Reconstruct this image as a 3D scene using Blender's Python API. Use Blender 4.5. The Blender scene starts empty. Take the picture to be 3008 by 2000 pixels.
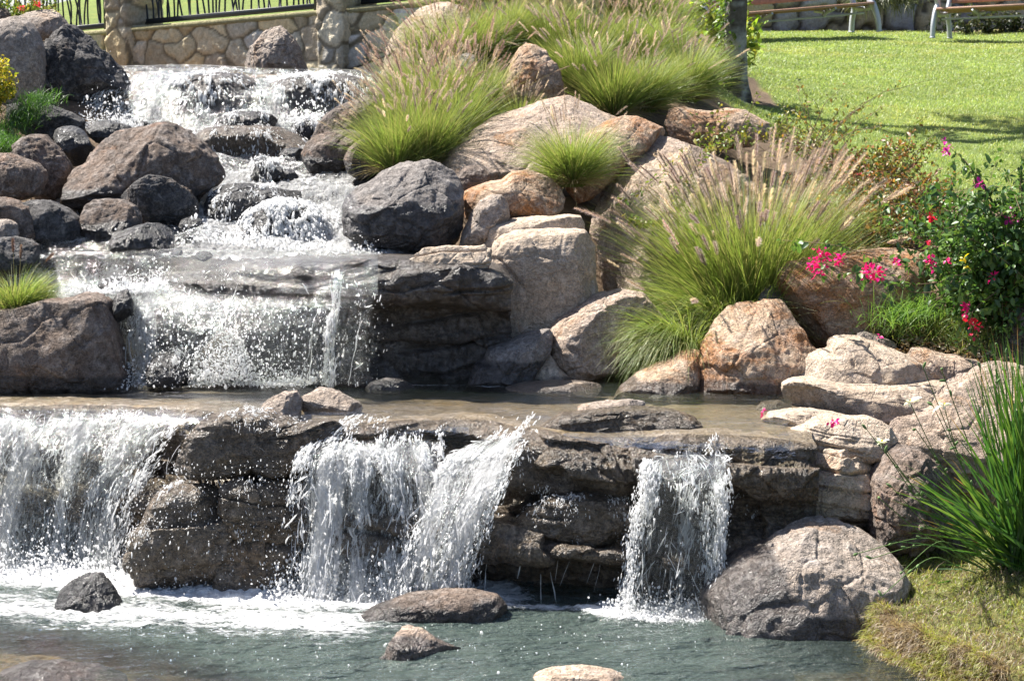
import bpy, math, random
import numpy as np
from mathutils import Vector, Matrix

# ---------------------------------------------------------------- camera, sky, sun, exposure
SC = bpy.context.scene
H = 2.45; FPX = 5613.0; PITCH = math.radians(8.21)
cam_d = bpy.data.cameras.new('camera'); cam = bpy.data.objects.new('camera', cam_d)
SC.collection.objects.link(cam); SC.camera = cam
cam_d.sensor_width = 36; cam_d.lens = 36 * FPX / 3008; cam_d.clip_end = 500
cam.location = (0, 0, H); cam.rotation_euler = (math.radians(90) - PITCH, 0, 0)
cam_d.dof.use_dof = True; cam_d.dof.focus_distance = 9.6; cam_d.dof.aperture_fstop = 11

ELEV = math.radians(54)
SUNV = np.array([-.84 * math.cos(ELEV), .54 * math.cos(ELEV), math.sin(ELEV)])
SC.world = bpy.data.worlds.new('World'); SC.world.use_nodes = True
wn = SC.world.node_tree.nodes; wl = SC.world.node_tree.links
bg = wn['Background']; sky = wn.new('ShaderNodeTexSky'); sky.sky_type = 'NISHITA'; sky.sun_disc = False
sky.sun_elevation = ELEV; sky.sun_rotation = math.atan2(-.84, .54); sky.altitude = 800; sky.dust_density = 2.5; sky.air_density = .8
wl.new(sky.outputs[0], bg.inputs[0]); bg.inputs[1].default_value = 0.075
sl = bpy.data.lights.new('sun', 'SUN'); sl.energy = 5.0; sl.angle = math.radians(.5); sl.color = (1, .955, .88)
sun = bpy.data.objects.new('sun', sl); SC.collection.objects.link(sun)
sun.rotation_euler = Vector((-SUNV).tolist()).to_track_quat('-Z', 'Y').to_euler()
SC.view_settings.view_transform = 'Standard'; SC.view_settings.look = 'None'; SC.view_settings.gamma = 1
SC.view_settings.exposure = 1.4
cy = SC.cycles
cy.use_denoising = True; cy.max_bounces = 7; cy.transparent_max_bounces = 24; cy.diffuse_bounces = 3; cy.glossy_bounces = 2
cy.transmission_bounces = 4; cy.caustics_reflective = False; cy.caustics_refractive = False; cy.sample_clamp_indirect = 6

# ---------------------------------------------------------------- helpers
COL = SC.collection
sP, cP = math.sin(PITCH), math.cos(PITCH)

def W(px, py, Y):
    """the world point that a pixel of the 3008 x 2000 photograph shows at distance Y"""
    px, py, Y = np.broadcast_arrays(np.asarray(px, float), np.asarray(py, float), np.asarray(Y, float))
    dx = (px - 1504) / FPX; dy = -(np.asarray(py, float) - 1000) / FPX
    yy = cP + dy * sP; zz = -sP + dy * cP; t = np.asarray(Y, float) / yy
    return np.stack([dx * t, np.broadcast_to(np.asarray(Y, float), t.shape), H + zz * t], -1)

def Yat(py, z):
    dy = -(py - 1000) / FPX
    return (z - H) * (cP + dy * sP) / (-sP + dy * cP)

def hsh(ix, iy, iz, s):
    h = (ix.astype(np.uint32) * np.uint32(374761393)) ^ (iy.astype(np.uint32) * np.uint32(668265263)) ^ (iz.astype(np.uint32) * np.uint32(2147483647 & 0x7feb352d)) ^ np.uint32((s * 974634777) & 0xffffffff)
    h = (h ^ (h >> np.uint32(13))) * np.uint32(1274126177); h = (h ^ (h >> np.uint32(16))) * np.uint32(2246822519); h ^= h >> np.uint32(13)
    return h.astype(np.float64) / 4294967295.0

def vn(p, s=0):
    p = np.asarray(p, float); i = np.floor(p).astype(np.int64); f = p - i; u = f * f * f * (f * (f * 6 - 15) + 10)
    r = 0
    for a in (0, 1):
        wa = u[:, 0] if a else 1 - u[:, 0]
        for b in (0, 1):
            wb = wa * (u[:, 1] if b else 1 - u[:, 1])
            for c in (0, 1):
                r = r + wb * (u[:, 2] if c else 1 - u[:, 2]) * hsh(i[:, 0] + a, i[:, 1] + b, i[:, 2] + c, s)
    return r * 2 - 1

def fbm(p, o=4, s=0, g=.5, lac=2.03, ridge=False):
    p = np.asarray(p, float); a = 1.0; t = 0; r = np.zeros(len(p))
    for k in range(o):
        n = vn(p, s + k * 17)
        if ridge: n = 1 - 2 * np.abs(n)
        r += a * n; t += a; a *= g; p = p * lac + 7.31
    return r / t

def worley(p, s=0, jit=.9):
    i = np.floor(p).astype(np.int64); n = len(p); f1 = np.full(n, 9.); f2 = np.full(n, 9.); cid = np.zeros(n)
    for a in (-1, 0, 1):
        for b in (-1, 0, 1):
            for c in (-1, 0, 1):
                x, y, z = i[:, 0] + a, i[:, 1] + b, i[:, 2] + c
                q = np.stack([x + .5 + jit * (hsh(x, y, z, s) - .5), y + .5 + jit * (hsh(x, y, z, s + 1) - .5), z + .5 + jit * (hsh(x, y, z, s + 2) - .5)], -1)
                d = np.linalg.norm(q - p, axis=1); h = hsh(x, y, z, s + 3)
                m = d < f1; f2 = np.where(m, f1, np.minimum(f2, d)); cid = np.where(m, h, cid); f1 = np.where(m, d, f1)
    return f1, f2, cid

def sst(a, b, x):
    t = np.clip((x - a) / (b - a), 0, 1); return t * t * (3 - 2 * t)

def link(o, parent=None):
    COL.objects.link(o)
    if parent is not None: o.parent = parent
    return o

def mesh(name, V, F, mat, parent=None, loc=None, col=None, wet=None, smooth=True, extra=None):
    """one mesh object; F is a list of index arrays (M,3) or (M,4)"""
    V = np.asarray(V, np.float32); loc = np.zeros(3) if loc is None else np.asarray(loc, float)
    if not isinstance(F, list): F = [F]
    F = [np.asarray(f, np.int32) for f in F if len(f)]
    me = bpy.data.meshes.new(name); me.vertices.add(len(V)); me.vertices.foreach_set('co', (V - loc.astype(np.float32)).ravel())
    li = np.concatenate([f.ravel() for f in F]); tot = np.concatenate([np.full(len(f), f.shape[1], np.int32) for f in F])
    me.loops.add(len(li)); me.loops.foreach_set('vertex_index', li)
    me.polygons.add(len(tot)); me.polygons.foreach_set('loop_start', np.concatenate([[0], np.cumsum(tot)[:-1]]).astype(np.int32))
    me.polygons.foreach_set('use_smooth', np.full(len(tot), smooth))
    if col is not None:
        a = me.attributes.new('col', 'FLOAT_COLOR', 'POINT'); c = np.ones((len(V), 4), np.float32); c[:, :3] = col; a.data.foreach_set('color', c.ravel())
    if wet is not None:
        a = me.attributes.new('wet', 'FLOAT', 'POINT'); a.data.foreach_set('value', np.asarray(wet, np.float32))
    for k, v in (extra or {}).items():
        a = me.attributes.new(k, 'FLOAT', 'POINT'); a.data.foreach_set('value', np.asarray(v, np.float32))
    me.materials.append(mat); me.update(calc_edges=True); me.validate()
    o = bpy.data.objects.new(name, me); link(o, parent); o.location = loc
    if parent is not None: o.location = Vector(loc) - parent.location if parent.type == 'EMPTY' else Vector((0, 0, 0))
    return o

def tag(o, label=None, cat=None, group=None, kind=None):
    if label: o['label'] = label
    if cat: o['category'] = cat
    if group: o['group'] = group
    if kind: o['kind'] = kind
    return o

def empty(name, loc, label, cat, group=None, kind=None):
    o = bpy.data.objects.new(name, None); o.location = Vector([float(x) for x in loc]); o.empty_display_size = .1
    return tag(link(o), label, cat, group, kind)

def gridF(nu, nv, off=0, wrap=False):
    i = np.arange(nu if wrap else nu - 1)[:, None]; j = np.arange(nv - 1)[None, :]
    a = i * nv + j; b = ((i + 1) % nu) * nv + j
    return (np.stack([a, b, b + 1, a + 1], -1).reshape(-1, 4) + off)

class MB:
    def __init__(s): s.v = []; s.f3 = []; s.f4 = []; s.c = []; s.n = 0
    def add(s, V, F, col=(1, 1, 1)):
        V = np.asarray(V, float); F = np.asarray(F)
        s.v.append(V); (s.f3 if F.shape[1] == 3 else s.f4).append(F + s.n)
        c = np.asarray(col, float); s.c.append(np.broadcast_to(c, (len(V), 3)) if c.ndim == 1 else c); s.n += len(V)
    def build(s, name, mat, parent=None, loc=None, smooth=True):
        V = np.concatenate(s.v); F = []
        if s.f3: F.append(np.concatenate(s.f3))
        if s.f4: F.append(np.concatenate(s.f4))
        if loc is None: loc = np.array(parent.location) if parent is not None and parent.type == 'EMPTY' else V.mean(0)
        return mesh(name, V, F, mat, parent, loc, col=np.concatenate(s.c), smooth=smooth)
    def tube(s, P, R, n=6, col=(1, 1, 1), cap=True):
        P = np.asarray(P, float); R = np.broadcast_to(np.asarray(R, float), (len(P),)); T = np.gradient(P, axis=0); T /= np.linalg.norm(T, axis=1)[:, None] + 1e-9
        up = np.array([0, 0, 1.]) if abs(T[0, 2]) < .9 else np.array([0, 1., 0])
        A = np.cross(T, up); A /= np.linalg.norm(A, axis=1)[:, None] + 1e-9; B = np.cross(T, A)
        an = np.arange(n) / n * 2 * np.pi
        V = P[:, None] + R[:, None, None] * (np.cos(an)[None, :, None] * A[:, None] + np.sin(an)[None, :, None] * B[:, None])
        V = V.reshape(-1, 3); m = len(P)
        i = np.arange(m - 1)[:, None]; j = np.arange(n)[None, :]; a = i * n + j; b = i * n + (j + 1) % n
        s.add(V, np.stack([a, b, b + n, a + n], -1).reshape(-1, 4), col)
        if cap:
            o = s.n - m * n
            for k, base in ((0, o), (m - 1, o + (m - 1) * n)):
                s.v.append(P[k:k + 1]); s.c.append(np.broadcast_to(np.asarray(col, float).reshape(-1, 3)[-1:], (1, 3))); q = np.arange(n)
                s.f3.append(np.stack([base + q, base + (q + 1) % n, np.full(n, s.n)], -1)); s.n += 1
    def box(s, c, d, R=None, col=(1, 1, 1), bev=0.0):
        c = np.asarray(c, float); d = np.asarray(d, float) / 2; b = min(bev, d.min() * .9)
        pts = []; 
        for sx in (-1, 1):
            for sy in (-1, 1):
                for sz in (-1, 1):
                    k = np.array([sx, sy, sz])
                    for ax in range(3):
                        q = k * (d - b); q[ax] = k[ax] * d[ax]; pts.append(q)
        bm = _hull(np.array(pts)); V, F3 = bm
        if R is not None: V = V @ np.asarray(R).T
        s.add(V + c, F3, col)

import bmesh
def _hull(P):
    bm = bmesh.new()
    for p in P: bm.verts.new(p)
    bmesh.ops.remove_doubles(bm, verts=bm.verts, dist=1e-6); bmesh.ops.convex_hull(bm, input=bm.verts)
    bm.verts.ensure_lookup_table(); bm.verts.index_update()
    V = np.array([v.co[:] for v in bm.verts]); F = []
    for f in bm.faces:
        ix = [v.index for v in f.verts]
        for k in range(1, len(ix) - 1): F.append([ix[0], ix[k], ix[k + 1]])
    bm.free(); return V, np.array(F)

_ico = {}
def ico(n):
    if n not in _ico:
        bm = bmesh.new(); bmesh.ops.create_icosphere(bm, subdivisions=n, radius=1)
        bm.verts.ensure_lookup_table(); bm.verts.index_update()
        V = np.array([v.co[:] for v in bm.verts]); F = np.array([[v.index for v in f.verts] for f in bm.faces]); bm.free()
        _ico[n] = (V / np.linalg.norm(V, axis=1)[:, None], F)
    return _ico[n]

# ---------------------------------------------------------------- materials
def newmat(name):
    m = bpy.data.materials.new(name); m.use_nodes = True; m.node_tree.nodes.clear(); return m, NB(m.node_tree)

class NB:
    def __init__(s, t): s.t = t
    def n(s, typ, **kw):
        ins = kw.pop('i', {}); n = s.t.nodes.new('ShaderNode' + typ)
        for k, v in kw.items(): setattr(n, k, v)
        for k, v in ins.items():
            sk = n.inputs[k]
            if isinstance(v, bpy.types.NodeSocket): s.t.links.new(v, sk)
            elif isinstance(v, bpy.types.Node): s.t.links.new(v.outputs[0], sk)
            else:
                if isinstance(v, (tuple, list)) and len(v) == 3 and sk.type == 'RGBA': v = (*v, 1)
                sk.default_value = v
        return n
    def math(s, op, a, b=0.5, c=None, clamp=False):
        i = {0: a, 1: b}
        if c is not None: i[2] = c
        return s.n('Math', operation=op, use_clamp=clamp, i=i).outputs[0]
    def mix(s, f, a, b, mode='MIX'):
        n = s.n('Mix', data_type='RGBA', blend_type=mode, i={0: f, 6: a, 7: b}); return n.outputs[2]
    def noise(s, vec, sc, det=4, rough=.6, dist=0, out=0):
        return s.n('TexNoise', i={'Vector': vec, 'Scale': sc, 'Detail': det, 'Roughness': rough, 'Distortion': dist}).outputs[out]
    def ramp(s, f, lo, hi, a=0., b=1.):
        return s.n('MapRange', interpolation_type='SMOOTHSTEP', i={0: f, 1: lo, 2: hi, 3: a, 4: b}).outputs[0]
    def attr(s, name, out='Fac'): return s.n('Attribute', attribute_name=name).outputs[out]
    def out(s, sh): s.n('OutputMaterial', i={0: sh})

def rock_mat(name, a, b, patch, pamt=.5, speck=.5, rough=.85, bump=.02, wetdark=.27):
    m, q = newmat(name); co = q.n('TexCoord').outputs['Object']; rnd = q.n('ObjectInfo').outputs['Random']
    v = q.n('VectorMath', operation='ADD', i={0: co, 1: q.n('CombineXYZ', i={0: q.math('MULTIPLY', rnd, 37), 1: q.math('MULTIPLY', rnd, 91), 2: 0}).outputs[0]}).outputs[0]
    n1 = q.noise(v, 3.5, 6, .62, .6); n2 = q.noise(v, 2.6, 5, .7, 1.2); n3 = q.noise(v, 55, 3, .7); n4 = q.noise(v, 14, 6, .72, .4)
    c = q.mix(q.ramp(n1, .36, .64), a, b); c = q.mix(q.ramp(q.noise(v, 1.1, 3, .6, .8), .35, .65, .0, .45), c, q.mix(1, c, (.72, .68, .66), 'MULTIPLY'))
    c = q.mix(q.ramp(q.math('ADD', n2, q.math('MULTIPLY', q.math('SUBTRACT', n4, .5), .45)), .66 - pamt * .22, .76 - pamt * .18), c, patch)
    c = q.mix(q.ramp(n4, .42, .7, 0, .45), c, q.mix(.5, a, (.75, .7, .66)))
    sp = q.ramp(n3, .3, .72, 1 - speck * .55, 1 + speck * .3)
    sp = q.math('MULTIPLY', sp, q.ramp(q.noise(v, 130, 2, .6), .35, .65, .8, 1.15))
    wv = q.math('ADD', q.attr('wet'), q.math('MULTIPLY', q.math('SUBTRACT', n4, .5), .5)); wet = q.ramp(wv, .3, .7)
    wet = q.math('MULTIPLY', wet, q.ramp(q.attr('wet'), 0.0, .08))
    c = q.mix(1, c, q.n('CombineColor', i={0: sp, 1: sp, 2: sp}).outputs[0], 'MULTIPLY')
    c = q.mix(wet, c, q.mix(1, c, (wetdark, wetdark, wetdark * 1.05), 'MULTIPLY'))
    vor = q.n('TexVoronoi', feature='DISTANCE_TO_EDGE', i={'Vector': q.n('VectorMath', operation='ADD', i={0: v, 1: q.n('VectorMath', operation='SCALE', i={0: q.noise(v, 4, 4, .6, 0, 1), 3: .35}).outputs[0]}).outputs[0], 'Scale': 2.2}).outputs['Distance']
    crack = q.ramp(vor, 0, .012, -.25, 0)
    pit = q.ramp(q.noise(v, 26, 4, .8), .38, .5, -.35, 0)
    h = q.math('ADD', q.math('ADD', q.math('MULTIPLY', n4, 1.3), q.math('MULTIPLY', n3, .3)), q.math('ADD', crack, pit))
    bp = q.n('Bump', i={'Strength': 1.0, 'Distance': bump, 'Height': h}).outputs[0]
    rg = q.math('SUBTRACT', rough, q.math('MULTIPLY', wet, rough - .34))
    q.out(q.n('BsdfPrincipled', i={'Base Color': c, 'Roughness': rg, 'Normal': bp, 'Specular IOR Level': q.math('ADD', .25, q.math('MULTIPLY', wet, .2)), 'Coat Weight': q.math('MULTIPLY', wet, .16), 'Coat Roughness': .07, 'Coat Normal': q.n('Bump', i={'Strength': 1.0, 'Distance': .012, 'Height': q.math('ADD', q.noise(v, 38, 3, .7), q.math('MULTIPLY', n4, .6))}).outputs[0]}).outputs[0])
    return m

M = {}
M['tan'] = rock_mat('tan_granite', (.54, .41, .305), (.40, .31, .245), (.36, .20, .10), .5)
M['cream'] = rock_mat('cream_sandstone', (.56, .445, .335), (.45, .36, .275), (.48, .29, .17), .3, .35, bump=.014)
M['orange'] = rock_mat('orange_boulder', (.54, .40, .28), (.42, .30, .205), (.36, .17, .07), .95)
M['grey'] = rock_mat('grey_basalt', (.29, .255, .23), (.20, .18, .168), (.13, .12, .115), .5)
M['greytan'] = rock_mat('grey_tan_granite', (.43, .35, .285), (.31, .265, .23), (.27, .18, .12), .5)
M['brown'] = rock_mat('brown_basalt', (.21, .155, .12), (.13, .105, .09), (.20, .11, .065), .5)
M['dark'] = rock_mat('dark_basalt', (.09, .085, .083), (.06, .058, .06), (.11, .075, .055), .5)
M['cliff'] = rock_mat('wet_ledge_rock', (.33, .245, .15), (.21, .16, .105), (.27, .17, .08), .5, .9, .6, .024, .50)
M['shade'] = rock_mat('shaded_dark_ledge_rock', (.13, .105, .08), (.085, .072, .06), (.13, .08, .045), .4, .6, .6, .02, .6)  # darker ledge rock with the overhang's shade in its colour, also on round rocks
M['sunlitslab'] = rock_mat('sunlit_slab_rock', (.33, .255, .155), (.23, .185, .125), (.33, .23, .10), .6, .5, .5, .012, .7)  # lighter ledge rock for the top, sunlight put into its colour

def simple(name, col, rough=.6, metal=0, bump=0, bsc=20, var=.15, nsc=8):
    m, q = newmat(name); co = q.n('TexCoord').outputs['Object']
    n = q.noise(co, nsc, 5, .65); f = q.ramp(n, .3, .7, 1 - var, 1 + var)
    c = q.mix(1, col, q.n('CombineColor', i={0: f, 1: f, 2: f}).outputs[0], 'MULTIPLY')
    i = {'Base Color': c, 'Roughness': rough, 'Metallic': metal}
    if bump: i['Normal'] = q.n('Bump', i={'Distance': bump, 'Height': q.noise(co, bsc, 5, .7)}).outputs[0]
    q.out(q.n('BsdfPrincipled', i=i).outputs[0]); return m

def leafmat(name, trans=.4, gloss=.08, rough=.4):
    m, q = newmat(name); c = q.attr('col', 'Color')
    d = q.n('BsdfDiffuse', i={0: c}).outputs[0]; t = q.n('BsdfTranslucent', i={0: q.mix(1, c, (1.25, 1.2, .75), 'MULTIPLY')}).outputs[0]
    s = q.n('MixShader', i={0: trans, 1: d, 2: t}).outputs[0]
    g = q.n('BsdfGlossy', i={0: (1, 1, 1), 'Roughness': rough}).outputs[0]
    q.out(q.n('MixShader', i={0: gloss, 1: s, 2: g}).outputs[0]); return m
M['blade'] = leafmat('grass_blade', .45, .04, .5)
M['plume'] = leafmat('grass_plume', .5, 0.0)
M['leaf'] = leafmat('glossy_leaf', .38, .035, .45)
M['petal'] = leafmat('flower_petal', .45, .02)
def colmat(name, rough=.8, bump=.01, bsc=30):
    m, q = newmat(name); co = q.n('TexCoord').outputs['Object']; n = q.noise(co, bsc, 6, .75); f = q.ramp(n, .3, .7, .72, 1.2)
    c = q.mix(1, q.attr('col', 'Color'), q.n('CombineColor', i={0: f, 1: f, 2: f}).outputs[0], 'MULTIPLY')
    q.out(q.n('BsdfPrincipled', i={'Base Color': c, 'Roughness': rough, 'Specular IOR Level': .2, 'Normal': q.n('Bump', i={'Distance': bump, 'Height': n}).outputs[0]}).outputs[0]); return m
M['soil'] = colmat('soil_and_turf', .95, .03, 25)
M['masonry'] = colmat('rubble_masonry', .85, .022, 30)
M['stem'] = colmat('woody_stem', .7, .002, 60)
M['bark'] = colmat('tree_bark', .9, .012, 22)
M['iron'] = simple('black_iron', (.02, .022, .025), .45, .3)
M['alu'] = simple('grey_cast_metal', (.42, .44, .47), .45, .2, 0, 20, .06)
M['wood'] = simple('bench_wood', (.33, .18, .12), .6, 0, .002, 60, .2, 14)

def water_mat(name, tint, murk, mfac, bsc, bdist, foamcol=.88, rough=.06, refl=1.0):
    m, q = newmat(name); co = q.n('TexCoord').outputs['Object']
    mp = q.n('Mapping', i={'Vector': co, 'Scale': (.8, 1.9, 1)}).outputs[0]
    n1 = q.noise(mp, bsc, 5, .6, .6); n2 = q.noise(mp, bsc * 3.7, 3, .6, .4)
    h = q.math('ADD', n1, q.math('MULTIPLY', n2, .35))
    bp = q.n('Bump', i={'Distance': bdist, 'Height': h}).outputs[0]
    fr = q.n('Fresnel', i={'IOR': 1.33, 'Normal': bp}).outputs[0]
    dp = q.attr('deep'); mf = q.math('MULTIPLY', dp, mfac); tint = q.mix(dp, (.95, .93, .86), tint); body = q.n('MixShader', i={0: mf, 1: q.n('BsdfTransparent', i={0: tint}).outputs[0], 2: q.n('BsdfDiffuse', i={0: murk, 'Normal': bp}).outputs[0]}).outputs[0]
    w = q.n('MixShader', i={0: q.math('MULTIPLY', fr, refl, clamp=True), 1: body, 2: q.n('BsdfGlossy', i={0: (1, 1, 1), 'Roughness': rough, 'Normal': bp}).outputs[0]}).outputs[0]
    fa = q.attr('foam'); fn = q.noise(mp, 9, 7, .72, 1.0); fn2 = q.noise(mp, 45, 4, .7, .5)
    f = q.math('ADD', q.math('MULTIPLY', fa, 1.35), q.math('MULTIPLY', q.math('SUBTRACT', q.math('ADD', q.math('MULTIPLY', fn, .65), q.math('MULTIPLY', fn2, .35)), .5), 2.4))
    f = q.math('MULTIPLY', q.ramp(f, .45, .95), q.ramp(fa, .02, .2))
    bf = q.n('Bump', i={'Distance': .03, 'Height': fn2}).outputs[0]
    fo = q.n('BsdfPrincipled', i={'Base Color': (foamcol, foamcol, foamcol), 'Roughness': .5, 'Normal': bf}).outputs[0]
    q.out(q.n('MixShader', i={0: f, 1: w, 2: fo}).outputs[0]); return m
M['pool'] = water_mat('pool_water', (.72, .80, .70), (.145, .195, .175), .42, 5, .10, refl=1.4)
M['mid'] = water_mat('middle_water', (.93, .93, .86), (.06, .09, .07), .08, 9, .014, rough=.04, refl=.36)

def white_mat(name, lo, hi, alb=.96, body=.05, flow=False, sc=1.0):
    """moving white water: clear glossy film where thin, white for aerated water and painted sun glints where thick"""
    m, q = newmat(name); co = q.n('TexCoord').outputs['Object']
    if flow: co = q.n('CombineXYZ', i={0: q.math('MULTIPLY', q.attr('fu'), 1.0), 1: q.math('MULTIPLY', q.attr('fv'), .30), 2: q.attr('fw')}).outputs[0]
    n0 = q.noise(co, 8 * sc, 3, .6, .8); n1 = q.noise(co, 36 * sc, 4, .65, 1.4); n2 = q.noise(co, 120 * sc, 3, .75, 1.0)
    t = q.math('ADD', q.math('ADD', q.math('MULTIPLY', n0, .26), q.math('MULTIPLY', n1, .36)), q.math('MULTIPLY', n2, .38))
    t2 = q.math('ADD', t, q.math('MULTIPLY', q.math('SUBTRACT', q.attr('foam'), .5), .15 if flow else .30))
    f = q.ramp(t2, lo, hi, body, 1.0)  # this white paints sun glints along with the aerated water
    bp = q.n('Bump', i={'Distance': .035, 'Height': t}).outputs[0]
    wh = q.n('MixShader', i={0: .78, 1: q.n('BsdfDiffuse', i={0: (alb, alb, alb), 'Normal': bp}).outputs[0], 2: q.n('BsdfTranslucent', i={0: (alb, alb, alb), 'Normal': bp}).outputs[0]}).outputs[0]
    fr = q.n('Fresnel', i={'IOR': 1.3, 'Normal': bp}).outputs[0]
    cl = q.n('MixShader', i={0: q.math('MULTIPLY', fr, .28), 1: q.n('BsdfTransparent', i={0: (.95, .96, .95)}).outputs[0], 2: q.n('BsdfGlossy', i={'Roughness': .1, 'Normal': bp}).outputs[0]}).outputs[0]
    a = q.n('MixShader', i={0: f, 1: cl, 2: wh}).outputs[0]
    if flow:
        k = q.ramp(q.attr('foam'), -.35, -.05); a = q.n('MixShader', i={0: k, 1: q.n('BsdfTransparent', i={0: (1, 1, 1)}).outputs[0], 2: a}).outputs[0]
    q.out(a); return m
M['torrent'] = white_mat('torrent_water', .47, .56, body=.08)
M['veil'] = white_mat('falling_water_veil', .515, .565, body=.0, flow=True)
m_, q_ = newmat('water_drops')
q_.out(q_.n('MixShader', i={0: .14, 1: q_.n('MixShader', i={0: .7, 1: q_.n('BsdfDiffuse', i={0: (.96, .96, .96)}).outputs[0], 2: q_.n('BsdfTranslucent', i={0: (.97, .97, .97)}).outputs[0]}).outputs[0],
     2: q_.n('MixShader', i={0: .35, 1: q_.n('BsdfTransparent', i={0: (.93, .95, .95)}).outputs[0], 2: q_.n('BsdfGlossy', i={'Roughness': .1}).outputs[0]}).outputs[0]}).outputs[0])
M['drop'] = m_

# ---------------------------------------------------------------- terrain
Z2 = .76; Z3 = 1.41
TP = [  # px, py, Y : ground behind and between the boulders, dz
 (-400,1100,10.3,-.2),(0,1125,10.3,-.15),(700,1130,10.35,-.12),(1300,1130,10.4,-.1),(1500,1120,10.5,-.1),(1900,1150,10.2,-.1),(2300,1170,9.9,-.1),
 (-400,760,10.9,-.15),(100,745,10.9,-.12),(600,735,10.95,-.1),(1000,735,11.0,-.15),(1250,700,11.3,-.15),(1500,640,11.5,-.15),(1700,640,11.6,-.2),
 (0,620,11.5,-.1),(200,600,11.9,-.12),(0,450,12.4,-.05),(50,340,13.2,-.02),(200,470,12.7,-.15),(0,250,14,0),(-400,250,14,0),(-400,600,11.8,0),(-100,60,15.5,0),(150,60,15.5,-.05),
 (600,560,12.1,-.18),(850,560,12.1,-.18),(700,470,13.2,-.18),(1000,480,12.9,-.15),(400,380,13.8,-.15),(700,375,13.9,-.2),(1050,370,13.8,-.1),
 (500,230,14.8,-.15),(800,230,14.8,-.15),(1050,230,14.8,-.1),(500,200,16,-.15),(900,200,16,-.15),(300,200,17,-.1),
 (1120,480,12.3,0),(1250,470,12.4,0),(1180,400,12.9,0),(1300,370,13.1,0),(1430,350,13.2,0),(1650,300,13.5,0),(1700,530,12.0,-.05),(1650,470,12.2,-.3),(1850,330,13.8,0),(2050,310,14.6,0),
 (1250,230,14,0),(1450,230,14,0),(1750,220,14.6,0),(1950,240,15,0),(1400,120,15.6,0),(1700,110,15.8,0),(2000,140,17,0),(1350,60,17,.05),(1700,60,17.5,.05),(2000,60,19,0),
 (2145,300,17.4,0),(2250,330,16.8,0),(2350,400,15.4,0),(2600,500,13.9,0),(2760,560,13.0,0),(2900,600,12.6,0),(3200,700,12,0),(3000,372,16.2,0),(3300,372,16.2,0),(2600,250,19.5,0),(3000,200,22,0),
 (2200,110,27,0),(2500,105,28,0),(2900,115,28,0),(3400,115,28,0),(2200,200,21,0),
 (2450,650,12.3,-.05),(2300,520,13.2,-.05),(2200,900,10.9,-.08),(2000,1090,10.35,-.1),(1900,900,11.0,-.3),(2100,600,12.3,-.3),(2500,900,10.9,-.1),(2700,950,10.5,.0),(2850,1040,10.1,0),(3100,1060,9.9,0),(2700,720,11.6,0),(3000,800,11.3,0),(3300,900,11,0),
 (2450,1210,9.9,-.12),(2750,1200,9.7,-.15),(2950,1300,9.2,-.1),(2900,1500,8.8,-.1),(2600,1600,8.8,-.25),(2750,1690,8.45,0),(3000,1680,8.45,0),(3200,1680,8.4,.02),
]
TPw = [(-8,9.5,-.3),(-3,9.4,.25),(-3,9.9,.5),(0,9.6,.4),(1.5,9.5,.4),(2.2,9.3,.35),(-8,12,1.9),(-8,16,2.8),(-8,25,3.0),(9,10,1.5),(9,14,2.2),(9,20,2.6),(9,30,3.1),
       (1.9,7.9,.14),(2.3,7.7,.16),(2.6,7.3,.15),(3.2,7.0,.2),(4.5,6.5,.3),(2.6,8.4,.18),(4.5,8.4,.5),(4.5,9.5,1.0),
       (-6,30,3.3),(-2,30,3.4),(-6,22,2.9),(-2,22,2.9),(0,22,3.0),(2,34,3.2),(6,34,3.2),(1.5,24,2.85)]
pts = [list(W(a, b, c) + np.array([0, 0, d])) for a, b, c, d in TP] + [list(t) for t in TPw]
pts = np.array(pts); TX = pts[:, :2]; TZ = pts[:, 2]
_s = lambda y: np.where(y > 14, 14 + (y - 14) * .45, y)
def _k(A, B):
    A = np.stack([A[:, 0], _s(A[:, 1])], -1); B = np.stack([B[:, 0], _s(B[:, 1])], -1)
    d = np.linalg.norm(A[:, None] - B[None], axis=2); return d
_K = _k(TX, TX) - 1e-3 * np.eye(len(TX)) * 0 + np.eye(len(TX)) * -.02
_A = np.block([[_K, np.ones((len(TX), 1))], [np.ones((1, len(TX))), np.zeros((1, 1))]])
_C = np.linalg.solve(_A, np.concatenate([TZ, [0]]))
def tz(x, y):
    P = np.stack([np.ravel(x), np.ravel(y)], -1); r = np.empty(len(P))
    for i in range(0, len(P), 20000): r[i:i + 20000] = _k(P[i:i + 20000], TX) @ _C[:-1] + _C[-1]
    return r.reshape(np.shape(x))
def T(px, py, Y):
    """ground point below the sight line of a pixel at distance Y"""
    w = W(px, py, Y); return np.array([w[0], w[1], float(tz(np.array([w[0]]), np.array([w[1]]))[0])])
def inpoly(x, y, P):
    c = np.zeros(np.shape(x), bool); n = len(P)
    for i in range(n):
        x1, y1 = P[i]; x2, y2 = P[(i + 1) % n]
        m = ((y1 > y) != (y2 > y)) & (x < (x2 - x1) * (y - y1) / (y2 - y1 + 1e-12) + x1); c ^= m
    return c
def proj(V):
    V = np.asarray(V); d = V - np.array([0, 0, H]); yy = d[..., 1] * cP - d[..., 2] * sP; up = d[..., 1] * sP + d[..., 2] * cP
    return 1504 + FPX * d[..., 0] / yy, 1000 - FPX * up / yy
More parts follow.
